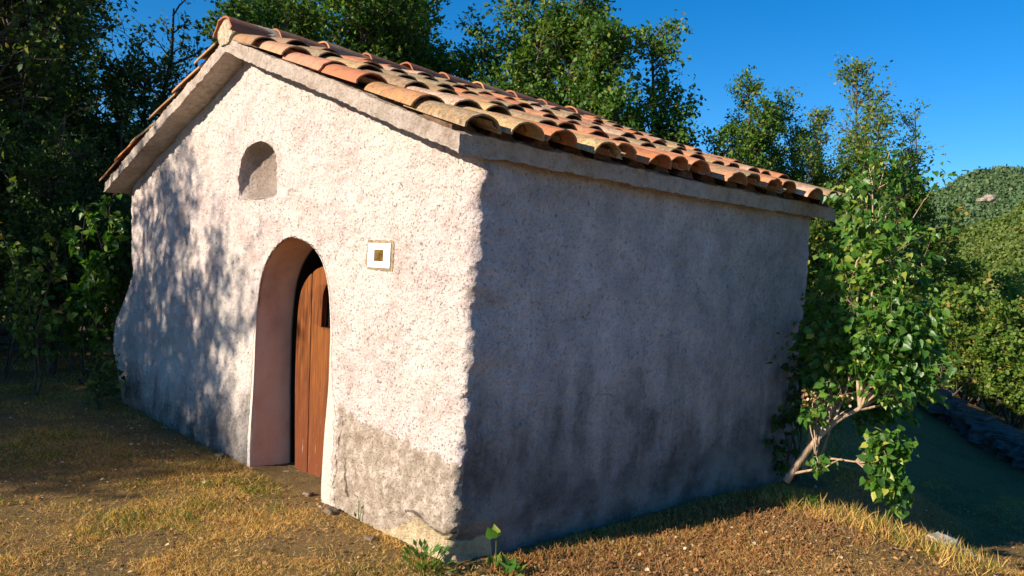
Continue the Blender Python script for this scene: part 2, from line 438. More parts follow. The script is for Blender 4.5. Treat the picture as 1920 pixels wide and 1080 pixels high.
DOOR_POLY = [(-2.36, -.45), (-2.39, -.1), (-2.45, .45), (-2.475, .9), (-2.455, 1.2), (-2.40, 1.36), (-2.30, 1.48), (-2.16, 1.565), (-2.0, 1.605),
             (-1.84, 1.59), (-1.68, 1.545), (-1.56, 1.47), (-1.475, 1.36), (-1.42, 1.22), (-1.385, 1.0), (-1.37, .7), (-1.365, .4), (-1.34, .05), (-1.33, -.45)]
def smooth_poly(P, n=3):
    P = [np.array(p, float) for p in P]
    out = []
    for i in range(len(P) - 1):
        p0 = P[max(i - 1, 0)]; p1 = P[i]; p2 = P[i + 1]; p3 = P[min(i + 2, len(P) - 1)]
        for k in range(n):
            t = k / n
            out.append(0.5 * ((2 * p1) + (-p0 + p2) * t + (2 * p0 - 5 * p1 + 4 * p2 - p3) * t * t + (-p0 + 3 * p1 - 3 * p2 + p3) * t ** 3))
    out.append(P[-1]); return out
DP = smooth_poly(DOOR_POLY, 4)
DPn = np.array(DP)
def door_dist(x, z):
    """unsigned distance to doorway outline, and which side"""
    x = np.asarray(x, float); z = np.asarray(z, float)
    best = np.full(x.shape, 9.0)
    for a, b in zip(DPn[:-1], DPn[1:]):
        d = b - a; L = (d ** 2).sum()
        t = np.clip(((x - a[0]) * d[0] + (z - a[1]) * d[1]) / L, 0, 1)
        best = np.minimum(best, np.hypot(x - a[0] - t * d[0], z - a[1] - t * d[1]))
    return best
def in_poly(P, x, z):
    P = np.asarray(P); ins = np.zeros(np.shape(x), bool)
    n = len(P)
    for i in range(n):
        x1, z1 = P[i]; x2, z2 = P[(i + 1) % n]
        c = ((z1 > z) != (z2 > z)) & (x < (x2 - x1) * (z - z1) / (z2 - z1 + 1e-12) + x1)
        ins ^= c
    return ins

def extr_poly(P, y0, y1, name, grid=0):
    """closed prism of an xz polygon between two y planes"""
    n = len(P); bm = bmesh.new()
    ys = [y0 + (y1 - y0) * k / max(grid, 1) for k in range(max(grid, 1) + 1)]
    rows = [[bm.verts.new((p[0], y, p[1])) for p in P] for y in ys]
    for a, b in zip(rows[:-1], rows[1:]):
        for i in range(n): bm.faces.new((a[i], a[(i + 1) % n], b[(i + 1) % n], b[i]))
    bm.faces.new(rows[0][::-1]); bm.faces.new(rows[-1])
    bmesh.ops.recalc_face_normals(bm, faces=bm.faces)
    me = bpy.data.meshes.new(name); bm.to_mesh(me); bm.free()
    o = bpy.data.objects.new(name, me); COL.objects.link(o); return o

def roof_under(x):
    return HE + TP * (W / 2 + SO - np.abs(np.asarray(x, float) + W / 2))

def boolean_diff(o, cutters):
    for c in cutters:
        md = o.modifiers.new('b', 'BOOLEAN'); md.operation = 'DIFFERENCE'; md.object = c; md.solver = 'EXACT'
    dg = bpy.context.evaluated_depsgraph_get(); dg.update()
    me = bpy.data.meshes.new_from_object(o.evaluated_get(dg))
    old = o.data; o.modifiers.clear(); o.data = me; bpy.data.meshes.remove(old)
    for c in cutters:
        m_ = c.data; bpy.data.objects.remove(c); bpy.data.meshes.remove(m_)
    return o

def build_walls():
    # perimeter, anticlockwise seen from above, starting on the front at left
    r = 0.05
    per = []
    for x in np.arange(-W + r, -r + 1e-6, 0.0145): per.append((x, 0.0))
    for a in np.linspace(-90, 0, 7)[1:-1]: per.append((-r + r * math.cos(math.radians(a)), r + r * math.sin(math.radians(a))))
    for y in np.arange(r, D - r + 1e-6, 0.0175): per.append((0.0, y))
    for a in np.linspace(0, 90, 5)[1:-1]: per.append((-r + r * math.cos(math.radians(a)), D - r + r * math.sin(math.radians(a))))
    for x in np.arange(-r, -W + r, -0.12): per.append((x, D))
    per.append((-W + r, D))
    for a in np.linspace(90, 180, 4)[1:-1]: per.append((-W + r + r * math.cos(math.radians(a)), D - r + r * math.sin(math.radians(a))))
    for y in np.arange(D - r, r, -0.12): per.append((-W, y))
    for a in np.linspace(180, 270, 6)[1:-1]: per.append((-W + r + r * math.cos(math.radians(a)), r + r * math.sin(math.radians(a))))
    per = np.array(per); n = len(per)
    zt = roof_under(per[:, 0]) + 0.03
    rows = 190
    t = np.linspace(0, 1, rows)
    V = np.zeros((rows, n, 3))
    V[:, :, 0] = per[None, :, 0]; V[:, :, 1] = per[None, :, 1]
    zb = -0.45
    V[:, :, 2] = zb + t[:, None] * (zt[None, :] - zb)
    V = V.reshape(-1, 3)
    i = np.arange(rows - 1)[:, None] * n; j = np.arange(n)[None, :]; jn = (j + 1) % n
    Fq = np.stack([(i + j).ravel(), (i + jn).ravel(), (i + n + jn).ravel(), (i + n + j).ravel()], -1)
    top = np.array([-W / 2, D / 2, float(roof_under(-W / 2)) + 0.03]); bot = np.array([-W / 2, D / 2, zb])
    V = np.vstack([V, top, bot]); nt = len(V) - 2
    jj = np.arange(n); jjn = (jj + 1) % n; o_ = (rows - 1) * n
    Ft = np.stack([o_ + jj, o_ + jjn, np.full(n, nt)], -1); Fb = np.stack([jjn, jj, np.full(n, nt + 1)], -1)
    w = mesh_np('wall', V, [Fq, Ft, Fb], M_PLASTER)
    cut = extr_poly(DP, -0.5, 0.72, 'cut_door', 61)
    # niche scoop
    bm = bmesh.new()
    cx, rx = -2.585, 0.325
    prof = [(1.89, 0.0, 1.0), (1.93, 0.07, 1.0), (1.975, 0.13, 1.0), (2.03, 0.17, 1.0), (2.1, 0.185, 1.0)] + \
           [(2.1 + 0.225 * math.sin(a), 0.185 * math.cos(a * 0.9), max(math.cos(a), 0.02)) for a in np.linspace(0.15, 1.5, 9)]
    rings = []
    for z, dp, wx in prof:
        ring = []
        for k in range(20):
            a = math.pi * k / 19
            ring.append(bm.verts.new((cx + rx * wx * math.cos(a), -0.001 + (dp + 0.002) * (math.sin(a) ** 0.7 if math.sin(a) > 0 else 0), z)))
        ring.append(bm.verts.new((cx - rx * wx, -0.3, z))); ring.append(bm.verts.new((cx + rx * wx, -0.3, z)))
        rings.append(ring)
    for a, b in zip(rings[:-1], rings[1:]):
        for k in range(len(a)): bm.faces.new((a[k], a[(k + 1) % len(a)], b[(k + 1) % len(a)], b[k]))
    bm.faces.new(rings[0]); bm.faces.new(rings[-1])
    bmesh.ops.recalc_face_normals(bm, faces=bm.faces)
    me = bpy.data.meshes.new('cut_niche'); bm.to_mesh(me); bm.free()
    cn = bpy.data.objects.new('cut_niche', me); COL.objects.link(cn)
    boolean_diff(w, [cut, cn])
    me = w.data
    nv = len(me.vertices); co = np.empty(nv * 3); me.vertices.foreach_get('co', co); co = co.reshape(-1, 3)
    x, y, z = co[:, 0].copy(), co[:, 1].copy(), co[:, 2].copy()
    dd = door_dist(x, z); ind = in_poly(DPn, x, z)
    injamb = (dd < 0.004) & (y > 0.004) & (y < 0.75)
    painted_dark = ((dd < 0.004) | ind) & (y > 0.285) & (y < 0.75)
    deep = (y > 0.6) & ind & (y < 0.75)
    niche = (y > 0.004) & (y < 0.4) & (np.abs(x - cx) < rx + .02) & (z > 1.6) & (z < 2.4) & (x > -W + .1)
    front = (y < 0.3) & (x < 0.02) & ~deep
    # shape irregularities ------------------------------------------------
    wf = (1 - sstep(0.0, 0.12, y)); ws = sstep(-0.12, -0.0, x)
    side_y = sstep(0.02, 0.2, y)
    lump = 0.030 * fbm(x * 1.1, z * 1.1 + 5, 0.3, 3) + 0.012 * fbm(x * 5, z * 5, 2.2, 3)
    rough = 0.018 * fbm(x * 19, z * 19, 5.0, 4, 0.75)
    bandm = 1 - sstep(0.03, 0.10, dd)
    left_low = sstep(-4.7, -5.6, x) * (np.exp(-((z - 0.5) / 0.42) ** 2))
    dy = -(lump * (1 - bandm * 0.8) + rough * (1 - bandm)) - 0.07 * left_low
    dy += 0.03 * sstep(-0.9, -0.2, x) * sstep(0.10, 0.02, z)            # broken foot near the corner
    dy -= 0.03 * np.exp(-((z - 0.0) / 0.4) ** 2)                         # slight batter
    dy = dy * sstep(0.13, 0.30, np.hypot(x + 0.847, z - 1.507))
    co[:, 1] += dy * wf * (y < 0.3)
    # right corner / side wall
    lump2 = 0.040 * fbm(y * 0.9 + 9, z * 0.9, 1.3, 3) + 0.012 * fbm(y * 5, z * 5, 8.0, 3) + 0.009 * fbm(y * 20, z * 20, 3.0, 4, .7)
    cw = np.interp(z, [-.2, .02, .05, .12, .25, .45, .7, 1.0, 1.3, 1.55, 1.8, 1.95, 2.1], [-.035, -.05, -.015, .03, -.012, .01, .0, .02, .012, .045, .02, .05, .03])
    cw2 = 0.020 * fbm(z * 9, y * 3, 4.0, 4, 0.65)
    corner = np.exp(-(y / 0.30) ** 2)
    co[:, 0] += ws * (lump2 + (cw + cw2) * corner)
    edge = np.exp(-((x / 0.07) ** 2 + (y / 0.07) ** 2))
    co[:, 0] += edge * (0.018 * fbm(x * 33, y * 33, z * 33, 4, .8) + 0.042 * fbm(x * 6, y * 6, z * 8.3, 4, .75)); co[:, 1] += edge * (0.018 * fbm(x * 33 + 9, y * 33, z * 33, 4, .8) + 0.030 * fbm(x * 6, y * 6 + 4, z * 7.1, 4, .75))
    # far end of side wall leans inward at the foot
    co[:, 0] -= ws * 0.00 * y
    # left corner outline
    wl = sstep(-W + 0.5, -W, x)
    cl = np.interp(z, [-.3, -.13, .2, .44, .75, .9, 1.17, 1.5, 2.04], [.20, .20, .12, -.06, -.03, .04, .21, .14, .03])
    co[:, 0] += wl * (cl + 0.05 * fbm(z * 6, y * 2, 1.0, 4))
    # jamb surface waviness
    co[:, 0] += np.where(injamb, 0.012 * fbm(y * 6, z * 3, 2.0, 3), 0)
    nj = niche & ~injamb
    co[:, 1] += np.where(nj, 0.012 * fbm(x * 16, z * 16, 5, 3), 0)
    me.vertices.foreach_set('co', (co - np.array(CH)).ravel())
    # attributes -----------------------------------------------------------
    fx = (y < 0.06) & (x < 0.06)
    patch = np.minimum(np.interp(x, [-1.25, -0.82, -0.28, 0.1], [.57, .50, .46, .43]) - z, (x + 1.215) * 1.0)
    patch = np.where(fx, patch, -1.0)
    stone = np.interp(x, [-1.2, -.6, -.42, -.30, -.12, 0.02], [-.12, -.08, .03, .09, .06, .07]) - z
    stone = np.where(fx & (x > -1.1), stone, np.where((x > -0.06) & (y < 0.28), 0.02 - z, -1.0))
    bw = np.where(x > -1.9, np.interp(z, [-.1, .5, .62, .8, 1.3, 1.5, 1.6], [.115, .120, .06, .028, .018, .012, .006]),
                  np.interp(z, [-.1, .3, .85, .95, 1.2, 1.4], [.05, .045, .04, .012, .006, .006]))
    band = np.where((y < 0.03) & fx, bw - dd, -1.0)
    crack = 0.010 - np.abs(x - np.interp(z, [-.1, .05, .15, .25, .35, .45, .6], [-1.17, -1.205, -1.17, -1.205, -1.17, -1.14, -1.20]))
    crack = np.where(fx & (z < 0.5) & (z > -.1), crack, -1)
    c2 = 0.012 - np.abs(z - (0.075 + 0.03 * np.sin(x * 14))); crack = np.maximum(crack, np.where(fx & (x > -.42) & (x < 0.02), c2, -1))
    c3 = 0.014 - np.abs(x + 1.06 + 0.25 * (z - .1)); crack = np.maximum(crack, np.where(fx & (z > .0) & (z < .25), c3, -1))
    lowl = np.where(fx & (x < -2.4), 0.55 + (np.interp(x, [-5.6, -5, -4.2, -2.5], [.30, .22, .18, .45]) - z) * 1.8, 0)
    side = np.where((x > -0.045) & (y > 0.035), 1.0, 0.0)
    sd = np.where(side > 0, np.interp(z, [-.1, .25, .6, .9, 1.2, 1.7], [1.7, 0.90, 0.58, 0.36, 0.12, -0.05]) + 0.25 * np.exp(-(y / .6) ** 2) * sstep(1.4, .6, z) + 0.35 * sstep(2.9, 3.4, y) * sstep(1.2, .7, z) + np.where(z > 1.93, .25, 0), 0)  # foot deepened against bounced light; darker strip at the wall top
    damp_shade = np.maximum(np.maximum(lowl, sd), 0)
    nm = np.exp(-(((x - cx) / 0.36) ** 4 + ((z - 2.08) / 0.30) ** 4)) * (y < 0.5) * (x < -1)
    for k, a in dict(painted_dark=painted_dark.astype(float), patch=patch, stone=stone, band=band, crack=crack, jamb=(injamb | deep).astype(float), side=side, damp_shade=damp_shade, niche=nm * (0.60 + 0.45 * niche)).items():
        at = me.attributes.new(k, 'FLOAT', 'POINT'); at.data.foreach_set('value', a.astype(np.float32))
    me.polygons.foreach_set('use_smooth', np.ones(len(me.polygons), bool))
    # sharp where the openings break the face
    me.materials.clear(); me.materials.append(M_PLASTER)
    try: me.set_sharp_from_angle(angle=math.radians(55))
    except Exception: pass
    me.update()
    w.parent = chapel
    return w
wall = build_walls()

# roof slab -----------------------------------------------------------------
def build_slab():
    T = 0.100
    nx, ny = 300, 210
    xs = np.linspace(-W - SO, SO, nx); ys = np.linspace(-OF, D + OE, ny)
    V = []; faces = []
    def jitter(x, y, z, s):
        a = np.array([fbm(x * 11 + s, y * 11, z * 11, 3), fbm(x * 11, y * 11 + s, z * 11, 3), fbm(x * 11, y * 11, z * 11 + s, 3)])
        return a * 0.009
    xx, yy = np.meshgrid(xs, ys)
    def sheet(zf):
        return np.stack([xx, yy, zf], -1).reshape(-1, 3)
    zu = roof_under(xx); zo = zu + T
    A = sheet(zo); B = sheet(zu)
    def quads(off, flip):
        i = (np.arange(ny - 1)[:, None] * nx + np.arange(nx - 1)[None, :]).ravel() + off
        q = np.stack([i, i + 1, i + nx + 1, i + nx], -1)
        return q[:, ::-1] if flip else q
    faces = [quads(0, False), quads(nx * ny, True)]
    Vs = [A, B]; base = 2 * nx * ny
    def strip(P0, P1, n, k=7):
        nonlocal base
        pts = np.concatenate([P0 + (P1 - P0) * t for t in np.linspace(0, 1, k)])
        i = (np.arange(k - 1)[:, None] * n + np.arange(n - 1)[None, :]).ravel() + base
        faces.append(np.stack([i, i + 1, i + n + 1, i + n], -1)); Vs.append(pts); base += len(pts)
    a = A.reshape(ny, nx, 3); b = B.reshape(ny, nx, 3)
    strip(b[0], a[0], nx); strip(a[-1], b[-1], nx); strip(a[:, 0], b[:, 0], ny); strip(b[:, -1], a[:, -1], ny)
    V = np.concatenate(Vs)
    o = 0.010 * np.stack([fbm(V[:, 0] * 9, V[:, 1] * 9, V[:, 2] * 9, 4), fbm(V[:, 0] * 9 + 31, V[:, 1] * 9, V[:, 2] * 9, 4), fbm(V[:, 0] * 9, V[:, 1] * 9 + 17, V[:, 2] * 9, 4)], -1)
    o += 0.016 * np.stack([fbm(V[:, 0] * 1.5, V[:, 1] * 1.5, V[:, 2] * 1.5, 2), 0 * V[:, 0], fbm(V[:, 0] * 1.5 + 5, V[:, 1] * 1.5, V[:, 2], 2)], -1)
    o += 0.009 * np.stack([fbm(V[:, 0] * 38, V[:, 1] * 38, V[:, 2] * 38, 2), fbm(V[:, 0] * 38 + 31, V[:, 1] * 38, V[:, 2] * 38, 2), fbm(V[:, 0] * 38, V[:, 1] * 38 + 17, V[:, 2] * 38, 2)], -1)
    V = V + o
    s = mesh_np('roof_slab', V, faces, M_CONC, chapel)
    return s
slab = build_slab()

# tiles ---------------------------------------------------------------------
PAL = [((0.56, 0.20, 0.085), .25), ((0.60, 0.27, 0.13), .3), ((0.55, 0.36, 0.16), .5), ((0.50, 0.33, 0.17), .85), ((0.42, 0.19, 0.10), .6),
       ((0.64, 0.40, 0.27), .35), ((0.46, 0.33, 0.20), .95), ((0.60, 0.24, 0.11), .2), ((0.57, 0.31, 0.13), .45), ((0.36, 0.24, 0.15), .9)]
def tile_arrays(mouth, up, nrm, side, L, r0, r1, th, arc, invert, rg, seg=12, ls=6, flat=0.82, sag=0.004):
    """one barrel tile; mouth = centre point of the mouth chord; up = direction towards the ridge"""
    u = np.linspace(0, 1, ls); a = np.radians(np.linspace(90 - arc, 90 + arc, seg))
    sh = rg.randn(4) * 0.35
    def surf(dr):
        P = np.zeros((ls, seg, 3))
        for i, t in enumerate(u):
            rr = (r0 + (r1 - r0) * t) + dr + 0.002 * math.sin(t * 5 + sh[0] * 3)
            edge = 0.012 * (vnoise(a * 4 + sh[1] * 9, sh[2] * 7)) if i in (0,) else 0 * a
            x = np.cos(a) * rr; z = np.sin(a) * rr * flat - (math.sin(math.radians(90 - arc)) * rr * flat)
            if invert: z = -z
            P[i] = mouth + np.outer(x, side) + np.outer(z, nrm) + up * (t * L) - np.outer(edge, up)
        return P
    O = surf(0 if not invert else 0); I = surf(-th)
    V = np.concatenate([O.reshape(-1, 3), I.reshape(-1, 3)])
    n = seg; N0 = ls * seg
    i = (np.arange(ls - 1)[:, None] * n + np.arange(n - 1)[None, :]).ravel()
    q = [np.stack([i, i + 1, i + n + 1, i + n], -1), np.stack([i + n, i + n + 1, i + 1, i], -1) + N0]
    k = np.arange(n - 1)
    q.append(np.stack([k + N0, k + 1 + N0, k + 1, k], -1))
    e = (ls - 1) * n; q.append(np.stack([e + k, e + k + 1, e + k + 1 + N0, e + k + N0], -1))
    k = np.arange(ls - 1) * n; q.append(np.stack([k, k + n, k + n + N0, k + N0], -1)); k2 = k + n - 1
    q.append(np.stack([k2 + N0, k2 + n + N0, k2 + n, k2], -1))
    return V, np.concatenate(q)

def build_tiles():
    rg = RS(21)
    Vs, Fs, Cs, As = [], [], [], []; base = 0
    def put(v, f, c, age):
        nonlocal base
        Vs.append(v); Fs.append(f + base); base += len(v); Cs.append(np.tile(c, (len(v), 1))); As.append(np.full(len(v), age))
    T = 0.103; cosn = 1 / math.hypot(1, TP); sinn = TP * cosn
    for sgn in (1, -1):
        Vs, Fs, Cs, As = [], [], [], []; base = 0; mort = MB()
        up = np.array([-sgn * cosn, 0, sinn]); nrm = np.array([sgn * sinn, 0, cosn]); side = np.array([0, 1.0, 0])
        ncol = 15; y0 = -0.128; dyy = 0.2668
        exp_ = 0.492
        for c in range(ncol):
            yc = y0 + dyy * c
            jy = rg.randn() * 0.010; col_off = rg.randn() * 0.018 + (0.05 if (c % 5 == 3) else 0)
            for cover in (0, 1):
                yy_ = yc + (dyy / 2 if not cover else 0)
                if not cover and c == ncol - 1: continue
                for k in range(6):
                    xm = 0.185 + (0.018 if cover else -0.05) + col_off - exp_ * k + rg.randn() * 0.030
                    L = 0.60 if k < 5 else 0.36
                    if k == 5: L = 0.38
                    xw = xm if sgn > 0 else -W - xm
                    zs = HE + TP * (SO - xm) + T + 0.012
                    base_lift = (0.030 if c > 0 else 0.002) if cover else 0.050
                    tilt = 0.020
                    upv = up * 1.0 - nrm * (tilt / L) ; upv = upv / np.linalg.norm(upv)
                    m = np.array([xw, yy_ + jy + rg.randn() * 0.008, zs]) + nrm * (base_lift + tilt + rg.randn() * 0.005)
                    yaw = rg.randn() * 0.030
                    sd = side + up * (-yaw) ; sd /= np.linalg.norm(sd); upv = upv + side * yaw; upv /= np.linalg.norm(upv)
                    cc, age = PAL[rg.randint(len(PAL))]
                    cc = np.clip(np.array(cc) * (0.85 + 0.3 * rg.rand()), 0, 1)
                    if c in (0,) and cover and sgn > 0:
                        cc = np.array([(0.50, .31, .16), (0.56, .25, .10), (0.46, .17, .085), (0.56, .25, .15), (0.50, .28, .16), (.40, .22, .11)][k]); age = [.6, .3, .12, .15, .12, .4][k]
                    age = min(1, max(0, age + rg.randn() * .15 + (0.1 if k == 0 else 0)))
                    if cover: v, f = tile_arrays(m, upv, nrm, sd, L, 0.119, 0.094, 0.012, 84, False, rg, flat=0.76)
                    else: v, f = tile_arrays(m + nrm * 0.005, upv, nrm, sd, L, 0.088, 0.105, 0.012, 64, True, rg)
                    put(v, f, cc, age)
                if cover:   # mortar bedding set back in each mouth at the eave
                    xm = 0.045 + rg.rand() * .03
                    xw = xm if sgn > 0 else -W - xm
                    zz = HE + TP * (SO - xm) + T
                    n_ = 12; ring = []
                    for t in range(n_ + 1):
                        a = math.pi * t / n_; rr = 0.088 * (0.85 + .15 * rg.rand())
                        ring.append((math.cos(a) * rr, math.sin(a) * rr * (0.5 + .25 * rg.rand())))
                    vs = []
                    for dx in (0.0, -0.25 * sgn):
                        for (p, h_) in ring: vs.append((xw + dx + (rg.randn() * .004 if dx == 0 else 0), yc + jy + p, zz - .02 + h_ + abs(dx) * TP + 0.02))
                    nn = n_ + 1
                    fs = [tuple(range(nn))] + [(i, i + 1, nn + i + 1, nn + i) for i in range(n_)]
                    mort.add(vs, fs)
        o = mesh_np('roof_tiles', np.concatenate(Vs), np.concatenate(Fs), M_TILE, chapel, attrs={'age': np.concatenate(As)}, colors={'tcol': np.concatenate(Cs)}, smooth=True)
        o.data.set_sharp_from_angle(angle=math.radians(40))
        mo = mort.build('mortar', M_MORTD, chapel)
    # ridge ------------------------------------------------------------------
    Vs, Fs, Cs, As = [], [], [], []; base = 0
    zr = HE + TP * (W / 2 + SO) + 0.103
    ys = []; y = -0.235
    k = 0
    while y < D + OE - 0.2:
        L = 0.50
        up = np.array([0, 1.0, -0.035 if True else 0]); up /= np.linalg.norm(up)
        m = np.array([-W / 2 + rg.randn() * 0.008, y, zr + 0.028 + rg.randn() * .004])
        yaw = rg.randn() * 0.02
        upv = up + np.array([yaw, 0, 0]); upv /= np.linalg.norm(upv)
        cc = np.array([(0.36, .12, .06), (.42, .16, .085), (.50, .24, .13), (.38, .15, .09)][k % 4]) * (0.9 + .2 * rg.rand())
        v, f = tile_arrays(m, upv, np.array([0, 0, 1.0]), np.array([-1.0, 0, 0]), L, 0.172, 0.150, 0.018, 84, False, rg, 16, 6, 0.86)
        put(v, f, cc, .15 + .3 * rg.rand()); k += 1; y += 0.415 + rg.randn() * .012
    r = mesh_np('ridge_tiles', np.concatenate(Vs), np.concatenate(Fs), M_TILE, chapel, attrs={'age': np.concatenate(As)}, colors={'tcol': np.concatenate(Cs)}, smooth=True)
    r.data.set_sharp_from_angle(angle=math.radians(40))
    # mortar plug in the ridge mouth and bedding strip under it
    pl = MB(); n_ = 18
    rings = []
    for yy_, sc_ in ((-0.215, 0.90), (-0.19, 1.0), (0.2, 1.0)):
        ring = []
        for t in range(n_):
            a = 2 * math.pi * t / n_
            rr = 0.148 * sc_ * (0.93 + .09 * rg.rand())
            zz = math.sin(a) * rr * .86
            if zz < 0: zz *= 0.9
            ring.append((-W / 2 + math.cos(a) * rr * (0.9 if zz < 0 else 1), yy_ + rg.randn() * .006, zr + 0.02 + max(zz, -0.075)))
        rings.append(ring)
    vs = [p for rr in rings for p in rr]
    fs = [tuple(range(n_))[::-1]]
    for q in range(2):
        for i in range(n_): fs.append((q * n_ + i, q * n_ + (i + 1) % n_, (q + 1) * n_ + (i + 1) % n_, (q + 1) * n_ + i))
    pl.add(vs, fs)
    p = pl.build('mortar_plug', M_MORT, r)
build_tiles()

# door -----------------------------------------------------------------------
def build_door():
    y0, y1 = 0.270, 0.310
    pts = DPn.copy(); cxm = -1.91
    # shrink outline a little
    ins = []
    for p in pts:
        d = np.array([cxm, min(p[1], 1.1)]) - p; d = d / (np.linalg.norm(d) + 1e-9); ins.append(p + d * (0.125 if p[0] < cxm else 0.03) + np.array([0, -0.065 * float(sstep(1.0, 1.55, p[1]))]))
    ins = np.array(ins)
    from_top = lambda x: None
    # plank joints as functions of z
    joints = [lambda z: -3.0, lambda z: -2.085 - 0.055 * z, lambda z: -1.845 - 0.055 * z, lambda z: -1.60 - 0.03 * z, lambda z: -1.0]
    door = empty('door', (0, 0, 0)); door.parent = chapel
    mb = bmesh.new()
    # build as columns: sample z rows and clip each plank to the outline
    zs = np.concatenate([np.linspace(-0.145, 1.1, 26), np.linspace(1.12, 1.528, 22)])
    def xl(z):
        m_ = ins[: len(ins) // 2 + 1]
        k = np.argsort(m_[:, 1]); return float(np.interp(z, m_[k, 1], m_[k, 0]))
    top_i = int(np.argmax(ins[:, 1]))
    L_ = ins[:top_i + 1]; Rr = ins[top_i:][::-1]
    def xl(z): return float(np.interp(z, L_[:, 1], L_[:, 0]))
    def xr(z): return float(np.interp(z, Rr[:, 1], Rr[:, 0]))
    rg = RS(4); tints = [0.25, 0.75, 0.45, 0.1]
    lay = mb.verts.layers.float.new('tint')
    for k in range(4):
        off = [0.0, 0.003, -0.002, 0.004][k]
        zlo = [-0.14, -0.145, -0.12, -0.13][k]
        rows = []
        for z in zs:
            if z < zlo: z_ = zlo
            else: z_ = z
            a = max(xl(z_), joints[k](z_) + 0.004); b = min(xr(z_), joints[k + 1](z_) - 0.004)
            if z_ < 0.02 and k == 1:   # rotten notch at the foot
                b = b - 0.0
            if b - a < 0.004: continue
            if rows and rows[-1][0] >= z_ - 1e-6: continue
            rows.append((z_, a, b))
        # notch in the foot of second plank
        vr = []
        for z, a, b in rows:
            if k == 2 and z < 0.06: a = a + 0.085 * (1 - max(0, z + 0.14) / 0.20)
            if k == 1 and z < 0.02: b = b - 0.05 * (1 - max(0, z + 0.14) / 0.16)
            q = [mb.verts.new((a, y0 + off, z)), mb.verts.new((a + .006, y0 + off - .004, z)), mb.verts.new((b - .006, y0 + off - .004, z)), mb.verts.new((b, y0 + off, z)), mb.verts.new((b, y1, z)), mb.verts.new((a, y1, z))]
            for v in q: v[lay] = tints[k]
            vr.append(q)
        for p, q in zip(vr[:-1], vr[1:]):
            for i in range(6): mb.faces.new((p[i], p[(i + 1) % 6], q[(i + 1) % 6], q[i]))
        mb.faces.new(vr[0][::-1]); mb.faces.new(vr[-1])
    bmesh.ops.recalc_face_normals(mb, faces=mb.faces)
    me = bpy.data.meshes.new('door_planks'); mb.to_mesh(me); mb.free()
    o = bpy.data.objects.new('door_planks', me); COL.objects.link(o)
    wp = [(-1.985, .975)] + [(-1.985, 1.16)] + [(-1.80 - 0.185 * math.cos(a), 1.18 + 0.155 * math.sin(a)) for a in np.linspace(0.15, math.pi - .15, 13)] + [(-1.615, 1.16), (-1.615, .975)]
    cw = extr_poly(wp, 0.2, 0.4, 'cut_window')
    boolean_diff(o, [cw])
    o.data.materials.clear(); o.data.materials.append(M_WOOD)
    o.data.transform(Matrix.Translation(-CH)); o.parent = chapel; o.name = 'door'; 
    bpy.data.objects.remove(door); o.name = 'door'
    # grille behind the little window
    g = MB()
    for x in np.arange(-1.985, -1.60, 0.022): g.box((x, 0.318, 1.15), (0.0022, 0.002, 0.40))
    for z in np.arange(0.965, 1.345, 0.022): g.box((-1.80, 0.3205, z), (0.40, 0.002, 0.0022))
    g.build('window_grille', M_IRON, o)
    dk = MB(); dk.box((-1.90, 0.66, 0.7), (1.2, 0.02, 2.2)); dk.build('interior_dark_sheet', M_DARK, o)  # added black sheet in place of the dark interior
    # sill stone
    s = MB()
    for i in range(6):
        s.box((-2.32 + i * 0.19, 0.215 + rnd.uniform(-.01, .01), -0.165), (0.185, 0.15, 0.07), jit=0.016)
    s.build('door_sill', M_PALE, chapel)
build_door()

# ceramic plaque set in the wall --------------------------------------------
def build_plaque():
    c = Vector((-0.847, -0.004, 1.507)); t = empty('wall_plaque', c)
    tag(t, 'square white ceramic plaque with brown centre set in grey mortar right of the chapel door', 'plaque')
    a = MB(); hx, hz_ = 0.120, 0.073
    # frame of four mitred pieces round the brown centre
    ix, iz = 0.050, 0.035
    for (p, q, r_, s_) in [((-hx, -hz_), (hx, -hz_), (ix, -iz), (-ix, -iz)), ((hx, -hz_), (hx, hz_), (ix, iz), (ix, -iz)), ((hx, hz_), (-hx, hz_), (-ix, iz), (ix, iz)), ((-hx, hz_), (-hx, -hz_), (-ix, -iz), (-ix, iz))]:
        vs = []
        for y in (-.008, .02):
            for u in (p, q, r_, s_): vs.append((c.x + u[0], c.y + y, c.z + u[1]))
        a.add(vs, [(0, 1, 2, 3), (7, 6, 5, 4), (0, 4, 5, 1), (1, 5, 6, 2), (2, 6, 7, 3), (3, 7, 4, 0)])
    a.build('border', M_WHITE, t)
    b = MB(); b.box((c.x, c.y + .006, c.z), (ix * 2, 0.02, iz * 2)); b.build('centre', M_BROWN, t)
    # ragged mortar bed
    rg = RS(9); bm_ = MB(); n = 44; ring = []; ring2 = []
    for k in range(n):
        ang = 2 * math.pi * k / n; ca, sa = math.cos(ang), math.sin(ang)
        rr = min((hx + .016 + rg.rand() * .02) / max(abs(ca), 1e-6), (hz_ + .010 + rg.rand() * .012) / max(abs(sa), 1e-6))
        ring.append((c.x + ca * rr + 0.004, c.y - 0.001, c.z + sa * rr)); ring2.append((c.x + ca * (rr + .008) + .004, c.y + 0.055, c.z + sa * (rr + .008)))
    bm_.add(ring + ring2, [tuple(range(n))] + [(i, (i + 1) % n, n + (i + 1) % n, n + i) for i in range(n)])
    bm_.build('mortar_bed', mat_plain('plaque_mortar', (0.30, 0.22, 0.13), 0.95, 40, 0.5, 0.8, 0.006), t)
build_plaque()

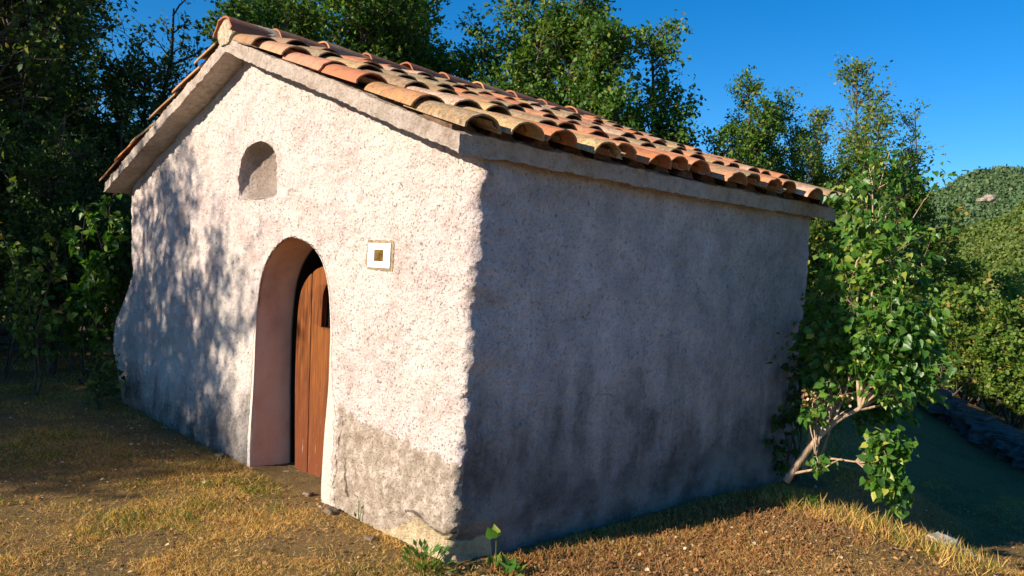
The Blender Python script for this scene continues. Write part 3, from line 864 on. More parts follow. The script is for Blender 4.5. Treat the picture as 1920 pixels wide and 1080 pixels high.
# ------------------------------------------------------------------ vegetation
LEAF = {}
def leaf_shape(kind):
    if kind == 'simple':   # folded diamond
        V = np.array([(0, 0, 0), (-.32, .45, .07), (0, 1, 0), (.32, .45, .07)]); F = np.array([(0, 3, 2), (0, 2, 1)])
    elif kind == 'oak':
        V = np.array([(0, 0, 0), (-.22, .25, .05), (-.40, .62, .09), (0, 1.0, -.04), (.40, .62, .09), (.22, .25, .05), (0, .6, 0)])
        F = np.array([(0, 6, 1), (1, 6, 2), (2, 6, 3), (0, 5, 6), (5, 4, 6), (4, 3, 6)])
    elif kind == 'heart':
        V = np.array([(0, .08, 0), (-.25, -.02, .05), (-.42, .18, .10), (-.36, .50, .08), (-.14, .82, .0), (0, 1.05, -.08), (.14, .82, .0), (.36, .50, .08), (.42, .18, .10), (.25, -.02, .05), (0, .5, -.02)])
        F = np.array([(0, 10, 1), (1, 10, 2), (2, 10, 3), (3, 10, 4), (4, 10, 5), (5, 10, 6), (6, 10, 7), (7, 10, 8), (8, 10, 9), (9, 10, 0)])
    elif kind == 'blade':
        V = np.array([(-.5, 0, 0), (.5, 0, 0), (-.32, .55, .10), (.32, .55, .10), (0, 1, .38)]); F = np.array([(0, 1, 3), (0, 3, 2), (2, 3, 4)])
    return V, F
def make_leaves(P, Dn, Nn, size, width, kind, tint):
    """P (n,3) bases, Dn growth dir, Nn face normal hint, size (n,), width factor"""
    V, F = leaf_shape(kind); n = len(P)
    Dn = Dn / (np.linalg.norm(Dn, axis=1, keepdims=True) + 1e-9)
    X = np.cross(Dn, Nn); X /= (np.linalg.norm(X, axis=1, keepdims=True) + 1e-9); Z = np.cross(X, Dn)
    sz = size[:, None, None]
    out = P[:, None, :] + sz * (V[None, :, 0:1] * X[:, None, :] * width + V[None, :, 1:2] * Dn[:, None, :] + V[None, :, 2:3] * Z[:, None, :])
    Fa = (F[None] + (np.arange(n) * len(V))[:, None, None]).reshape(-1, 3)
    return out.reshape(-1, 3), Fa, np.repeat(tint, len(V))

class Wood:
    """collects branch polylines and leaf stations"""
    def __init__(s, seed): s.rg = RS(seed); s.V = []; s.F = []; s.b = 0; s.lp = []; s.ld = []
    def tube(s, P, r, sides=6):
        P = np.asarray(P); n = len(P); t = np.gradient(P, axis=0); t /= (np.linalg.norm(t, axis=1, keepdims=True) + 1e-9)
        ref = np.array([0.31, 0.52, 0.8]); X = np.cross(t, ref); X /= (np.linalg.norm(X, axis=1, keepdims=True) + 1e-9); Y = np.cross(t, X)
        a = np.arange(sides) * 2 * math.pi / sides
        ring = P[:, None, :] + np.asarray(r)[:, None, None] * (np.cos(a)[None, :, None] * X[:, None] + np.sin(a)[None, :, None] * Y[:, None])
        i = np.arange(n - 1)[:, None] * sides; j = np.arange(sides)[None]; jn = (j + 1) % sides
        q = np.stack([(i + j), (i + jn), (i + sides + jn), (i + sides + j)], -1).reshape(-1, 4)
        s.V.append(ring.reshape(-1, 3)); s.F.append(q + s.b); s.b += n * sides
    def path(s, a, b, n, wob, rise=0.0):
        t = np.linspace(0, 1, n)[:, None]; a = np.asarray(a, float); b = np.asarray(b, float)
        P = a + (b - a) * t
        L = np.linalg.norm(b - a)
        w = s.rg.randn(n, 3) * wob * L; w = np.cumsum(w, 0); w -= w[0]; w -= t * w[-1]
        P = P + w * 1.0; P[:, 2] += (np.sin(t[:, 0] * math.pi) * rise * L)
        return P
    def twigs(s, P, r, n, L, spread, upb, lo=0.25, hi=1.0, sub=3, subL=0.45, leafn=5, leafr=0.1, taper=0.5):
        """side shoots along polyline P; leaves stations stored"""
        rg = s.rg; m = len(P)
        for _ in range(n):
            t = lo + (hi - lo) * rg.rand() ** .85; k = t * (m - 1); i = min(int(k), m - 2); p = P[i] + (P[i + 1] - P[i]) * (k - i)
            ax = P[i + 1] - P[i]; ax /= np.linalg.norm(ax) + 1e-9
            d = rg.randn(3); d = d - ax * (d @ ax); d /= np.linalg.norm(d) + 1e-9
            d = d * spread + ax * (1 - spread * .5) + np.array([0, 0, upb]); d /= np.linalg.norm(d)
            l = L * (1 - taper * (t - lo) / (hi - lo + 1e-9)) * (0.6 + 0.8 * rg.rand())
            e = p + d * l
            Q = s.path(p, e, 5, 0.05, 0.04)
            rr = max(r * 0.35 * (1 - .6 * t), 0.004)
            s.tube(Q, np.linspace(rr, rr * .3, 5), 4)
            for _k in range(sub):
                tt = 0.3 + 0.7 * rg.rand(); kk = tt * 4; ii = min(int(kk), 3); pp = Q[ii] + (Q[ii + 1] - Q[ii]) * (kk - ii)
                dd = d * .5 + rg.randn(3) * .6 + np.array([0, 0, upb * .7]); dd /= np.linalg.norm(dd)
                ee = pp + dd * l * subL * (0.5 + rg.rand())
                QQ = s.path(pp, ee, 3, 0.05); s.tube(QQ, np.linspace(rr * .4, rr * .15, 3), 3)
                ts = 1 - .55 * rg.rand(leafn)[:, None] ** 1.4
                s.lp.append(pp + (ee - pp) * ts + rg.randn(leafn, 3) * leafr * .5); s.ld.append(np.tile(dd, (leafn, 1)))
            ts = 1 - 0.5 * rg.rand(leafn)[:, None] ** 1.3
            s.lp.append(p + (e - p) * ts + rg.randn(leafn, 3) * leafr * .4); s.ld.append(np.tile(d, (leafn, 1)))
    def leaves(s, size, kind='simple', width=1.0, droop=0.0, sunface=0.3, tintmean=.5, tints=.22, clump=None):
        P = np.concatenate(s.lp); Dd = np.concatenate(s.ld); n = len(P); rg = s.rg
        dr = Dd * .6 + rg.randn(n, 3) * .7 + np.array([0, 0, -droop]); 
        nn = rg.randn(n, 3) * .7 + np.array([0, 0, .7]) + np.array([-.2, -.9, .45]) * sunface
        sz = size * (0.5 + 0.9 * rg.rand(n))
        tn = tintmean + tints * rg.randn(n) + 0.25 * fbm(P[:, 0] * 1.1, P[:, 1] * 1.1, P[:, 2] * 1.1, 2)
        tn = np.where(rg.rand(n) < 0.012, 1.0, np.clip(tn, 0, .96))
        return make_leaves(P, dr, nn, sz, width, kind, tn)

def plant_objs(w, root, name_trunk, name_crown, mt, ml, leafargs):
    loc = np.array(root.location)
    tr = mesh_np(name_trunk, np.concatenate(w.V) + loc, np.concatenate(w.F), mt, root, smooth=True)
    v, f, t = w.leaves(**leafargs)
    cr = mesh_np(name_crown, v + loc, f, ml, root, attrs={'tint': t})
    return tr, cr

def copy_plant(src, loc, rz, s, label, group=None, name=None):
    r = src.copy(); COL.objects.link(r); r.location = loc; r.rotation_euler = (0, 0, rz); r.scale = (s, s, s * rnd.uniform(.93, 1.07))
    if name: r.name = name
    r['label'] = label
    if group: r['group'] = group
    for ch in list(src.children):
        c = ch.copy(); COL.objects.link(c); c.parent = r
    return r

def gh(x, y): return float(ground_h(x, y))

# generic upright oak: several plume-like leaders on a short trunk -------------
def oak_wood(seed, H, spread, leaders, tw=26, base_clear=0.18, leafn=9, twL=0.75, r0=0.11):
    w = Wood(seed); rg = w.rg
    top = np.array([rg.randn() * .1, rg.randn() * .1, H])
    P = w.path((0, 0, -0.2), top, 9, 0.02); w.tube(P, np.linspace(r0, 0.015, 9), 8)
    w.twigs(P, r0, int(tw * 1.1), twL * 1.15, .95, .12, lo=base_clear + .05, leafn=leafn, sub=5, taper=.35)
    for k in range(leaders):
        a = 2 * math.pi * (k + rg.rand() * .6) / leaders; h0 = H * (base_clear + 0.25 * rg.rand())
        s_ = spread * (0.55 + .5 * rg.rand()); hh = H * (0.55 + 0.38 * rg.rand())
        b = np.array([math.cos(a) * s_, math.sin(a) * s_, hh])
        Q = w.path((P[2] * 0 + np.array([0, 0, h0])), b, 7, 0.035, 0.02)
        w.tube(Q, np.linspace(r0 * .55, .01, 7), 6)
        w.twigs(Q, r0 * .6, tw, twL * .95, .95, .10, lo=.2, leafn=leafn, sub=5, taper=.3)
    return w

OAKL = dict(size=0.074, kind='simple', width=1.15, sunface=.5)
oaks = []
protos = []
def proto_tree(name, seed, H, spread, leaders, loc, rz, label, group, mat=None, tw=26, la=None, clear=.18, leafn=9, twL=.75):
    w = oak_wood(seed, H, spread, leaders, tw, clear, leafn, twL)
    r = empty(name, (loc[0], loc[1], gh(loc[0], loc[1])))
    tag(r, label, 'tree', group)
    plant_objs(w, r, 'trunk', 'crown', M_BARK, mat or G_OAK, dict(la or OAKL, tintmean=.5))
    r.rotation_euler = (0, 0, rz)
    return r

def polar(az, d):   # azimuth in degrees anticlockwise from +y, metres from where the photographer stands
    a = math.radians(az); return (CAMP.x - d * math.sin(a), CAMP.y + d * math.cos(a))

GB = 'oak trees behind the chapel roof'
A1 = proto_tree('oak_tree', 101, 6.1, 1.7, 8, polar(60.5, 14), .3, 'dense oak behind the ridge, just right of the roof apex', GB, tw=64, leafn=12)
A2 = proto_tree('oak_tree', 102, 6.5, 0.85, 6, polar(48.8, 13.5), 1.2, 'tall oak with sky gaps, third plume from the left above the ridge', GB, tw=58, leafn=12, twL=.58)
A3 = proto_tree('oak_tree', 103, 6.6, 0.70, 5, polar(43.9, 13.2), 2.0, 'slender oak with bare sky right of it, tallest above the middle of the ridge', GB, tw=54, leafn=12, twL=.52)
A4 = proto_tree('oak_tree', 104, 5.5, 0.85, 5, polar(38.6, 13.5), .7, 'lower oak with a pointed top, last dense one towards the right end of the ridge', GB, tw=54, leafn=12, twL=.54)
def at(az, d, z=0.0):
    x, y = polar(az, d); return (x, y, gh(x, y) + z)
copy_plant(A1, at(64.5, 14.5), 2.4, 1.0, 'oak rising straight behind the apex of the roof', GB)
copy_plant(A1, at(57.6, 14.0), 5.1, 1.10, 'broad full oak filling the gap between the apex oak and the thin one', GB)
copy_plant(A1, at(62.0, 16.0), 3.6, 1.22, 'tallest oak at the back behind the left part of the ridge', GB)
copy_plant(A3, at(53.6, 14.2), 4.0, .80, 'thin oak with bare twigs between the two dense crowns', GB)
copy_plant(A4, at(41.5, 12.6), 3.0, .92, 'bushy oak low behind the ridge beneath the slender oak', GB)
copy_plant(A1, at(36.4, 16.0), 0.9, .62, 'small oak sloping down to the eave where sky begins', GB)
copy_plant(A4, at(33.9, 13.6), 0.9, .50, 'smallest oak top peeping over the tiles at the right end of the plumes', GB)
copy_plant(A3, at(31.8, 14.0), 0.2, .70, 'thin young oak standing alone against blue sky over the roof', GB)

# left wood -------------------------------------------------------------------
GL = 'dark trees crowding the left of the chapel'
LL = dict(size=0.080, kind='simple', width=1.0, sunface=.4)
B1 = proto_tree('broadleaf_tree', 201, 6.8, 1.9, 8, polar(83.5, 13.0), .3, 'big dark oak at the left edge with a lit upper crown', GL, G_OAKD, tw=44, la=LL, clear=.06, leafn=10, twL=.95)
B2 = proto_tree('broadleaf_tree', 202, 5.5, 1.15, 7, polar(70.9, 14.5), 1.3, 'oak with three pointed tops left of the roof apex', GL, G_OAKD, tw=42, la=LL, clear=.06, leafn=9, twL=.8)
left_spots = [(85.0, 11.5, B1, 1.0, 'tall oak leaning in from the far left edge'), (79.0, 16.5, B2, 1.2, 'oak deep behind the leftmost trunk'),
              (76.0, 16.5, B2, .70, 'oak behind the small sky gap at upper left'), (68.4, 15.0, B2, .74, 'oak whose crown touches the left rake of the roof'),
              (73.6, 12.2, B2, .62, 'young oak just left of the eave corner'), (77.2, 11.0, B2, .55, 'short leafy oak low at the left'),
              (66.0, 17.5, B2, .85, 'oak hidden behind the left roof slope'), (82.5, 14.0, B1, 1.0, 'oak mostly beyond the left edge'), (76.2, 19.5, B2, .95, 'oak at the back of the dark wood'), (71.8, 18.5, B2, .72, 'oak in deep shade behind the eave')]
for i, (az, d, src, s_, lb) in enumerate(left_spots):
    copy_plant(src, at(az, d), i * 1.7 + .4, s_, lb, GL)

U1 = None
GU = 'dark bushes under the left wood'
# trees towards the sun, beyond the left of the picture: their shade falls on the wall and lawn
GS = 'trees shading the left half of the chapel front'
for i, (x, y, src, s_) in enumerate([(-6.3, -8.0, B1, .86), (-9.4, -7.2, B2, .9), (-9.3, -10.5, B1, .85), (-11.8, -5.4, B1, 0.68), (-12.5, -9.0, B2, .85), (-14.5, -6.6, B2, 0.86), (-4.9, -8.0, B1, .52), (-8.2, -9.4, B2, .95), (-6.6, -7.2, B1, .55), (-8.4, -6.2, B1, .55), (-5.9, -9.8, B1, .72), (-10.2, -5.0, B1, .6)]):
    copy_plant(src, (x, y, gh(x, y)), i * 2.1, s_, 'oak standing out of view whose shade falls over the lawn', GS)

# sparse yellowing trees to the right ------------------------------------------
def ash_wood(seed, H, spread, leaders, tw=16, leafn=6):
    w = Wood(seed); rg = w.rg
    P = w.path((0, 0, -0.2), (rg.randn() * .1, 0, H), 9, 0.02); w.tube(P, np.linspace(.05, 0.006, 9), 6)
    w.twigs(P, .05, int(tw * 1.3), .62, .85, .45, lo=.12, leafn=leafn, sub=3)
    for k in range(leaders):
        a = 2 * math.pi * (k + rg.rand() * .6) / leaders; s_ = spread * (0.6 + .5 * rg.rand()); hh = H * (0.45 + 0.42 * rg.rand())
        Q = w.path((0, 0, H * (.06 + .15 * rg.rand())), (math.cos(a) * s_, math.sin(a) * s_, hh), 7, 0.03, 0.02)
        w.tube(Q, np.linspace(.03, .005, 7), 5)
        w.twigs(Q, .03, tw, .50, .85, .45, lo=.2, leafn=leafn, sub=3)
    return w
ASHL = dict(size=0.058, kind='simple', width=.95, sunface=.5, tintmean=.52)
def proto_ash(seed, H, sp, nl, loc, label, group, ml=G_ASH, name='young_tree', cat='tree', la=ASHL, tw=16, leafn=6):
    w = ash_wood(seed, H, sp, nl, tw, leafn); r = empty(name, loc); tag(r, label, cat, group)
    plant_objs(w, r, 'trunk', 'crown', M_BARK, ml, la); return r
GR = 'thin young trees at the right of the chapel'
C1 = proto_ash(301, 5.5, 1.15, 7, at(25.6, 15.0), 'tallest sparse young tree with a spire top against the sky', GR, tw=58, leafn=10)
C2 = proto_ash(302, 4.7, .75, 5, at(22.0, 15.8), 'open crowned young tree with bare twigs right of the tallest one', GR, tw=42, leafn=8)
copy_plant(C1, at(28.4, 15.0), 2.0, .84, 'young tree with a narrow top left of the tallest one', GR)
copy_plant(C2, at(24.0, 14.8), 3.0, 1.0, 'young tree just right of the spire topped one', GR)
copy_plant(C2, at(30.2, 14.6), 1.0, .78, 'low young tree nearest the end of the roof', GR)
copy_plant(C1, at(27.0, 16.8), 4.4, .92, 'young tree half hidden behind the spire topped one', GR)

# hazel thicket ------------------------------------------------------------------
def bush_wood(seed, H, R, stems, tw=14, leafn=8):
    w = Wood(seed); rg = w.rg
    for k in range(stems):
        a = 2 * math.pi * (k + rg.rand() * .7) / stems; s_ = R * (.35 + .65 * rg.rand()); hh = H * (.5 + .5 * rg.rand())
        Q = w.path((rg.randn() * .08, rg.randn() * .08, -.1), (math.cos(a) * s_, math.sin(a) * s_, hh), 7, .03, .06)
        w.tube(Q, np.linspace(.028, .005, 7), 5)
        w.twigs(Q, .03, tw, .50, .9, .3, lo=.12, leafn=leafn, sub=3)
    return w
HZL = dict(size=0.085, kind='simple', width=1.35, sunface=.6, tintmean=.5)
def proto_bush(seed, H, R_, stems, loc, label, group, ml=G_HAZEL, la=HZL, tw=14, leafn=8, name='hazel_bush', cat='bush', mb=M_BARK):
    w = bush_wood(seed, H, R_, stems, tw, leafn); r = empty(name, loc); tag(r, label, cat, group)
    plant_objs(w, r, 'stems', 'foliage', mb, ml, la); return r
GH = 'hazel bushes beyond the stone bank'
H1 = proto_bush(401, 3.6, 1.4, 12, at(25.2, 15.6), 'broad hazel bush behind the leafy shrub', GH, tw=26)
H2 = proto_bush(402, 2.45, 1.5, 11, at(17.6, 15.4), 'hazel bush with pale lit top just left of the hillside', GH, tw=24)
hz = [(15.2, 14.6, H2, .70, 'hazel bush cut by the right edge, nearest the bank'), (21.6, 16.6, H1, .74, 'hazel bush under the bare twigged tree'),
      (23.4, 15.6, H1, .95, 'hazel bush in the gap right of the dark shrub shade'), (12.8, 14.4, H2, .75, 'hazel bush at the right edge of the picture'),
      (17.2, 19.0, H1, .72, 'hazel bush further back in the middle of the thicket'), (14.8, 19.0, H1, .52, 'hazel bush at the back beneath the tan patch'),
      (21.4, 20.5, H1, .80, 'hazel bush at the back under the far hill'), (27.0, 17.0, H1, 1.0, 'hazel bush seen past the end of the chapel wall'),
      (28.2, 16.0, H1, 1.0, 'hazel bush under the last roof tiles'), (18.9, 15.0, H2, .66, 'low hazel bush overhanging the bank in front'), (23.0, 16.2, H2, .75, 'low bush in shade behind the shrub stems'),
      (12.2, 18.5, H2, 1.2, 'hazel bush beyond the right edge'), (30.6, 15.0, H2, 1.15, 'hazel bush hidden by the rear corner of the chapel'), (16.3, 16.6, H2, .74, 'hazel bush with yellow green top low at the right edge')]
for i, (az, d, src, s_, lb) in enumerate(hz): copy_plant(src, at(az, d), i * 1.9, s_, lb, GH)

# lilac at the rear corner -----------------------------------------------------------
def build_lilac():
    base = np.array([0.55, 2.62, 0.0]); base[2] = gh(base[0], base[1])
    r = empty('lilac_shrub', base)
    tag(r, 'leafy lilac shrub with heart shaped leaves leaning out from the rear corner of the chapel', 'shrub')
    w = Wood(77); rg = w.rg
    def pt(px, py, d):   # real position of a stem tip
        v = F_ + R_ * ((px - 960) / 1506.9) - U_ * ((py - 540) / 1506.9); v = v / v.dot(F_)
        return np.array(CAMP + v * (5.36 + (d - 6.2) * .95)) - base
    # main leaning stem and fork
    k0 = pt(1474, 890, 6.35); k1 = pt(1550, 803, 6.35); k2 = pt(1612, 766, 6.3); k3 = pt(1668, 700, 6.3)
    P = np.array([k0 * 1.0 + [0, 0, -.05], (k0 + k1) / 2, k1]); w.tube(P, [0.026, 0.024, .021], 8)
    P2 = np.array([k1, k1 * .5 + k2 * .5 + [0, 0, .012], k2, k2 * .5 + k3 * .5, k3]); w.tube(P2, [.019, .016, .014, .012, .009], 7)
    w.tube(np.array([k1, pt(1558, 770, 6.35), pt(1566, 745, 6.3)]), [.016, .014, .012], 6)
    w.tube(np.array([k1, pt(1570, 780, 6.3), pt(1588, 768, 6.3)]), [.009, .007, .005], 5)
    w.tube(np.array([pt(1530, 850, 6.3), pt(1542, 795, 6.3), pt(1554, 755, 6.3)]), [.006, .005, .004], 5)
    w.tube(np.array([pt(1531, 850, 6.3), pt(1536, 828, 6.3), pt(1543, 790, 6.3)]), [.005, .005, .004], 5)
    w.tube(np.array([pt(1613, 767, 6.3), pt(1630, 765, 6.3), pt(1650, 760, 6.25)]), [.012, .010, .006], 6)
    def leader(a, b, n, L, lo, leafn=5, sub=3, r_=.012):
        Q = w.path(a, b, 7, .035, .03); w.tube(Q, np.linspace(r_, .003, 7), 5)
        w.twigs(Q, r_, n, L, .9, .1, lo=lo, leafn=leafn + 1, sub=sub, subL=.6, leafr=.06)
    root2 = pt(1505, 880, 6.9)
    tips = [(1600, 350, 7.0), (1625, 292, 6.9), (1668, 285, 6.9), (1700, 330, 7.0), (1735, 372, 6.8), (1610, 410, 6.7), (1650, 390, 6.6), (1700, 440, 6.6), (1740, 480, 6.7), (1590, 510, 6.6), (1660, 480, 6.4), (1715, 530, 6.5)]
    for q in tips:
        a = k2 if rg.rand() < .45 else root2
        leader(a, pt(*q), 14, .25, .34)
    for q in [(1740, 600, 6.3), (1750, 660, 6.3), (1700, 640, 6.2), (1660, 600, 6.2), (1730, 720, 6.25), (1620, 600, 6.3), (1600, 680, 6.3), (1650, 690, 6.2), (1700, 700, 6.4), (1580, 620, 6.6), (1690, 560, 6.3), (1640, 640, 6.25)]:
        leader(k2 if q[0] > 1600 else k1, pt(*q), 15, .20, .35)
    # low side branch
    j0 = pt(1560, 860, 6.2); j1 = pt(1605, 865, 6.05)
    w.tube(np.array([k0, pt(1530, 880, 6.3), pt(1560, 860, 6.2), pt(1605, 866, 6.05)]), [.010, .009, .008, .006], 6)
    w.tube(np.array([pt(1543, 880, 6.2), pt(1560, 868, 6.15), pt(1578, 860, 6.1)]), [.005, .006, .005], 5)
    for q in [(1655, 830, 6.0), (1690, 835, 6.0), (1700, 850, 5.95), (1660, 880, 5.9), (1685, 900, 5.9), (1668, 925, 5.9), (1690, 925, 5.9), (1640, 850, 6.0), (1680, 870, 5.95)]:
        leader(j1, pt(*q), 9, .11, .30, 3, 2, .006)
    for q in [(1520, 775, 6.3), (1530, 740, 6.3), (1535, 870, 6.25), (1528, 720, 6.4)]:
        leader(pt(1528, 850, 6.3), pt(*q), 4, .09, .3, 2, 2, .005)
    # dead flower heads
    # shade side stems close to the wall
    for q in [(1500, 580, 8.3), (1525, 620, 8.3), (1510, 560, 8.5), (1530, 660, 8.2), (1560, 580, 8.4), (1545, 700, 8.0), (1590, 600, 8.1), (1610, 700, 7.9), (1650, 740, 7.9), (1560, 500, 8.3), (1690, 750, 7.8)]:
        leader(pt(1530, 780, 8.0), pt(*q), 20, .24, .12, 6, 3, .004)
    tr, cr = plant_objs(w, r, 'stems', 'foliage', M_BARKL, G_LILAC, dict(size=0.049, kind='heart', width=.95, droop=.9, sunface=.5, tintmean=.50, tints=.26))
    # small dry seed heads
    for i, q in enumerate([(1507, 740), (1510, 757), (1524, 748), (1540, 760), (1575, 745), (1590, 750)]):
        d = Wood(5 + i); c = pt(q[0], q[1], 6.3)
        d.lp.append(c + d.rg.randn(22, 3) * [.010, .010, .018]); d.ld.append(d.rg.randn(22, 3))
        v, f, t = d.leaves(0.022, 'simple', 1.5, tintmean=.75, tints=.15)
        mesh_np('seed_head', v + base, f, G_DEAD, r, attrs={'tint': t})
build_lilac()

# ivy creeper on the end of the side wall
def build_creeper():
    r = empty('creeper', (0.05, 3.3, gh(.05, 3.3))); tag(r, 'dark creeper climbing the shaded end of the chapel side wall', 'creeper')
    w = Wood(31); rg = w.rg
    for k in range(7):
        y = 3.0 + k * .09 - 3.3; zz = [.35, .75, 1.0, 1.25, 1.35, 1.1, 1.5][k]
        Q = w.path((0.02, .1 + k * .02, 0), (0.06, y + .05, zz), 8, .03); w.tube(Q, np.linspace(.008, .002, 8), 4)
        w.twigs(Q, .006, 10, .09, .9, .0, lo=.35, leafn=3, sub=1, leafr=.03)
    plant_objs(w, r, 'stems', 'foliage', M_BARK, G_OAKD, dict(size=.055, kind='heart', width=1.0, droop=.6, tintmean=.35))
build_creeper()

# left sapling with hanging leaves by the left eave, and saplings in the shade
def build_sapling(name, x, y, H, seed, label, n=6, size=.075, mat=G_LILAC, wid=.25, droop=.6):
    r = empty(name, (x, y, gh(x, y))); tag(r, label, 'sapling', 'saplings left of the chapel')
    w = Wood(seed); rg = w.rg
    for k in range(n):
        e = np.array([rg.randn() * wid, rg.randn() * wid, H * (.6 + .4 * rg.rand())])
        Q = w.path((0, 0, -.05), e, 8, .025); w.tube(Q, np.linspace(.012, .003, 8), 5)
        w.twigs(Q, .01, 14, .22, .85, .1, lo=.2, leafn=3, sub=2, leafr=.05)
    plant_objs(w, r, 'stems', 'foliage', M_BARK, mat, dict(size=size, kind='heart', width=.9, droop=droop, tintmean=.5, sunface=1)); return r
p = polar(75.3, 10.2); S1 = build_sapling('sapling', p[0], p[1], 2.25, 11, 'bright leafy sapling touching the left eave corner', 9, .085, G_LILAC, .30)
p = polar(77.9, 9.4); build_sapling('sapling', p[0], p[1], 1.75, 12, 'thin spindly sapling standing in the shade left of the bright one', 3, .06, G_HAZEL, .2, .2)
p = polar(79.6, 10.8); build_sapling('sapling', p[0], p[1], 1.5, 13, 'low sapling in shade near the left edge', 4, .06, G_OAKD, .35, .3)
p = polar(74.4, 8.6); build_sapling('sapling', p[0], p[1], .55, 14, 'knee high sapling at the foot of the left wall corner', 2, .05, G_OAKD, .08, .3)

U1 = proto_bush(431, 2.6, 1.3, 10, at(78.0, 16.0), 'dark undergrowth bush left of the saplings', GU, G_OAKD, dict(size=0.080, kind='simple', width=1.1, sunface=.3, tintmean=.45), tw=30, name='dark_bush')
for i, (az, d, s_, lb) in enumerate([(74.5, 17.0, 1.05, 'dark undergrowth bush behind the bright sapling'), (82.0, 14.8, .95, 'dark undergrowth bush cut by the left edge'), (71.0, 17.5, 1.1, 'dark undergrowth bush behind the left wall corner'), (80.2, 18.5, 1.25, 'dark undergrowth bush far back near the left edge'), (76.2, 19.5, 1.3, 'dark undergrowth bush furthest back in the wood')]):
    copy_plant(U1, at(az, d), i * 1.3, s_, lb, GU)
copy_plant(B2, at(79.0, 15.0), 2.2, .95, 'oak filling the dark wood behind the leftmost sapling', GL)
# ------------------------------------------------------------------ stone bank, rocks
def rock(mb, c, s, seed, rag=0):
    rg = RS(seed); bm = bmesh.new(); bmesh.ops.create_icosphere(bm, subdivisions=3, radius=1)
    vs = np.array([v.co[:] for v in bm.verts])
    vs = np.sign(vs) * np.abs(vs) ** .7
    vs = vs if rag == 2 else np.clip(vs, -.74, .74) * 1.2; d = 1 + .34 * fbm(vs[:, 0] * 1.7 + seed, vs[:, 1] * 1.3, vs[:, 2] * 1.3, 3) + .06 * fbm(vs[:, 0] * 5, vs[:, 1] * 5 + seed, vs[:, 2] * 5, 2)
    if rag == 1: d = d * (1 + .16 * rg.randn(len(vs)))
    vs = vs * d[:, None] * np.array(s) / 2
    a = rg.rand() * 1.0 - .5; ca, sa = math.cos(a), math.sin(a)
    vs = np.stack([vs[:, 0] * ca - vs[:, 1] * sa, vs[:, 0] * sa + vs[:, 1] * ca, vs[:, 2]], -1) + np.array(c)
    mb.add([tuple(v) for v in vs], [tuple(v.index for v in f.verts) for f in bm.faces]); bm.free()

def stone_wall(name, pts, h, th, label, seed, courses=3):
    r = empty(name, (pts[0][0], pts[0][1], gh(*pts[0]))); tag(r, label, 'wall')
    mb = MB(); rg = RS(seed); k = 0
    for (a, b) in zip(pts[:-1], pts[1:]):
        a = np.array(a); b = np.array(b); L = np.linalg.norm(b - a); n = max(1, int(L / .19))
        for c in range(courses):
            for i in range(n):
                t = (i + .5 * (c % 2) + rg.rand() * .2) / n; p_ = a + (b - a) * t; k += 1
                ang = math.atan2(b[1] - a[1], b[0] - a[0]); w_ = L / n * (1.05 + .3 * rg.rand())
                sx = abs(math.cos(ang)) * w_ + abs(math.sin(ang)) * th; sy = abs(math.sin(ang)) * w_ + abs(math.cos(ang)) * th
                hh_ = h / courses * (0.8 + .9 * rg.rand()); rock(mb, (p_[0] + rg.randn() * .03, p_[1] + rg.randn() * .04, gh(p_[0], p_[1]) + h * (c + .30) / courses), (sx * (.7 + .5 * rg.rand()), sy * (.7 + .5 * rg.rand()), hh_), seed * 100 + k)
    o = mb.build('stones', M_STONE, r); return r
stone_wall('stone_bank', [polar(24.5, 14.6), polar(19.5, 13.9), polar(15.2, 12.2), polar(10, 11.0)], .30, .5, 'low dark stone bank edging the shaded lower lawn at the right', 3, 2)
stone_wall('stone_wall', [polar(83.5, 13.2), polar(79.5, 13.6), polar(76.0, 14.0)], .42, .35, 'low dark stone wall under the trees at the far left', 5, 3)
st = empty('rock', (1.47, 2.83, gh(1.47, 2.83))); tag(st, 'pale grey rock breaking the grass on the crest at the lower right', 'rock')
mb = MB(); rock(mb, (1.42, 2.78, gh(1.42, 2.78) + .0), (.17, .16, .11), 5); rock(mb, (1.52, 2.80, gh(1.52, 2.8) - .01), (.15, .12, .08), 8); rock(mb, (1.63, 2.78, gh(1.63, 2.78) - .01), (.13, .1, .06), 9)
mb.build('rock', M_PALE, st, smooth=True)
st.children[0].name = 'stone'
# loose small stones by the door
GQ = 'small loose stones by the doorway'
for i, (x, y, s_, lb) in enumerate([(-1.10, -.09, .10, 'largest flat brown stone, lying right of the doorway'), (-1.52, -.02, .07, 'small brown stone before the door sill'), (-2.75, -.10, .09, 'brown stone left of the doorway foot'), (-.55, -.16, .06, 'little stone near the middle of the wall foot')]):
    o = None; mb = MB(); rock(mb, (x, y, gh(x, y) + .01), (s_, s_ * .8, s_ * .45), 50 + i, 2); o = mb.build('small_stone', M_PEB, None, smooth=True); tag(o, lb, 'stone', GQ)

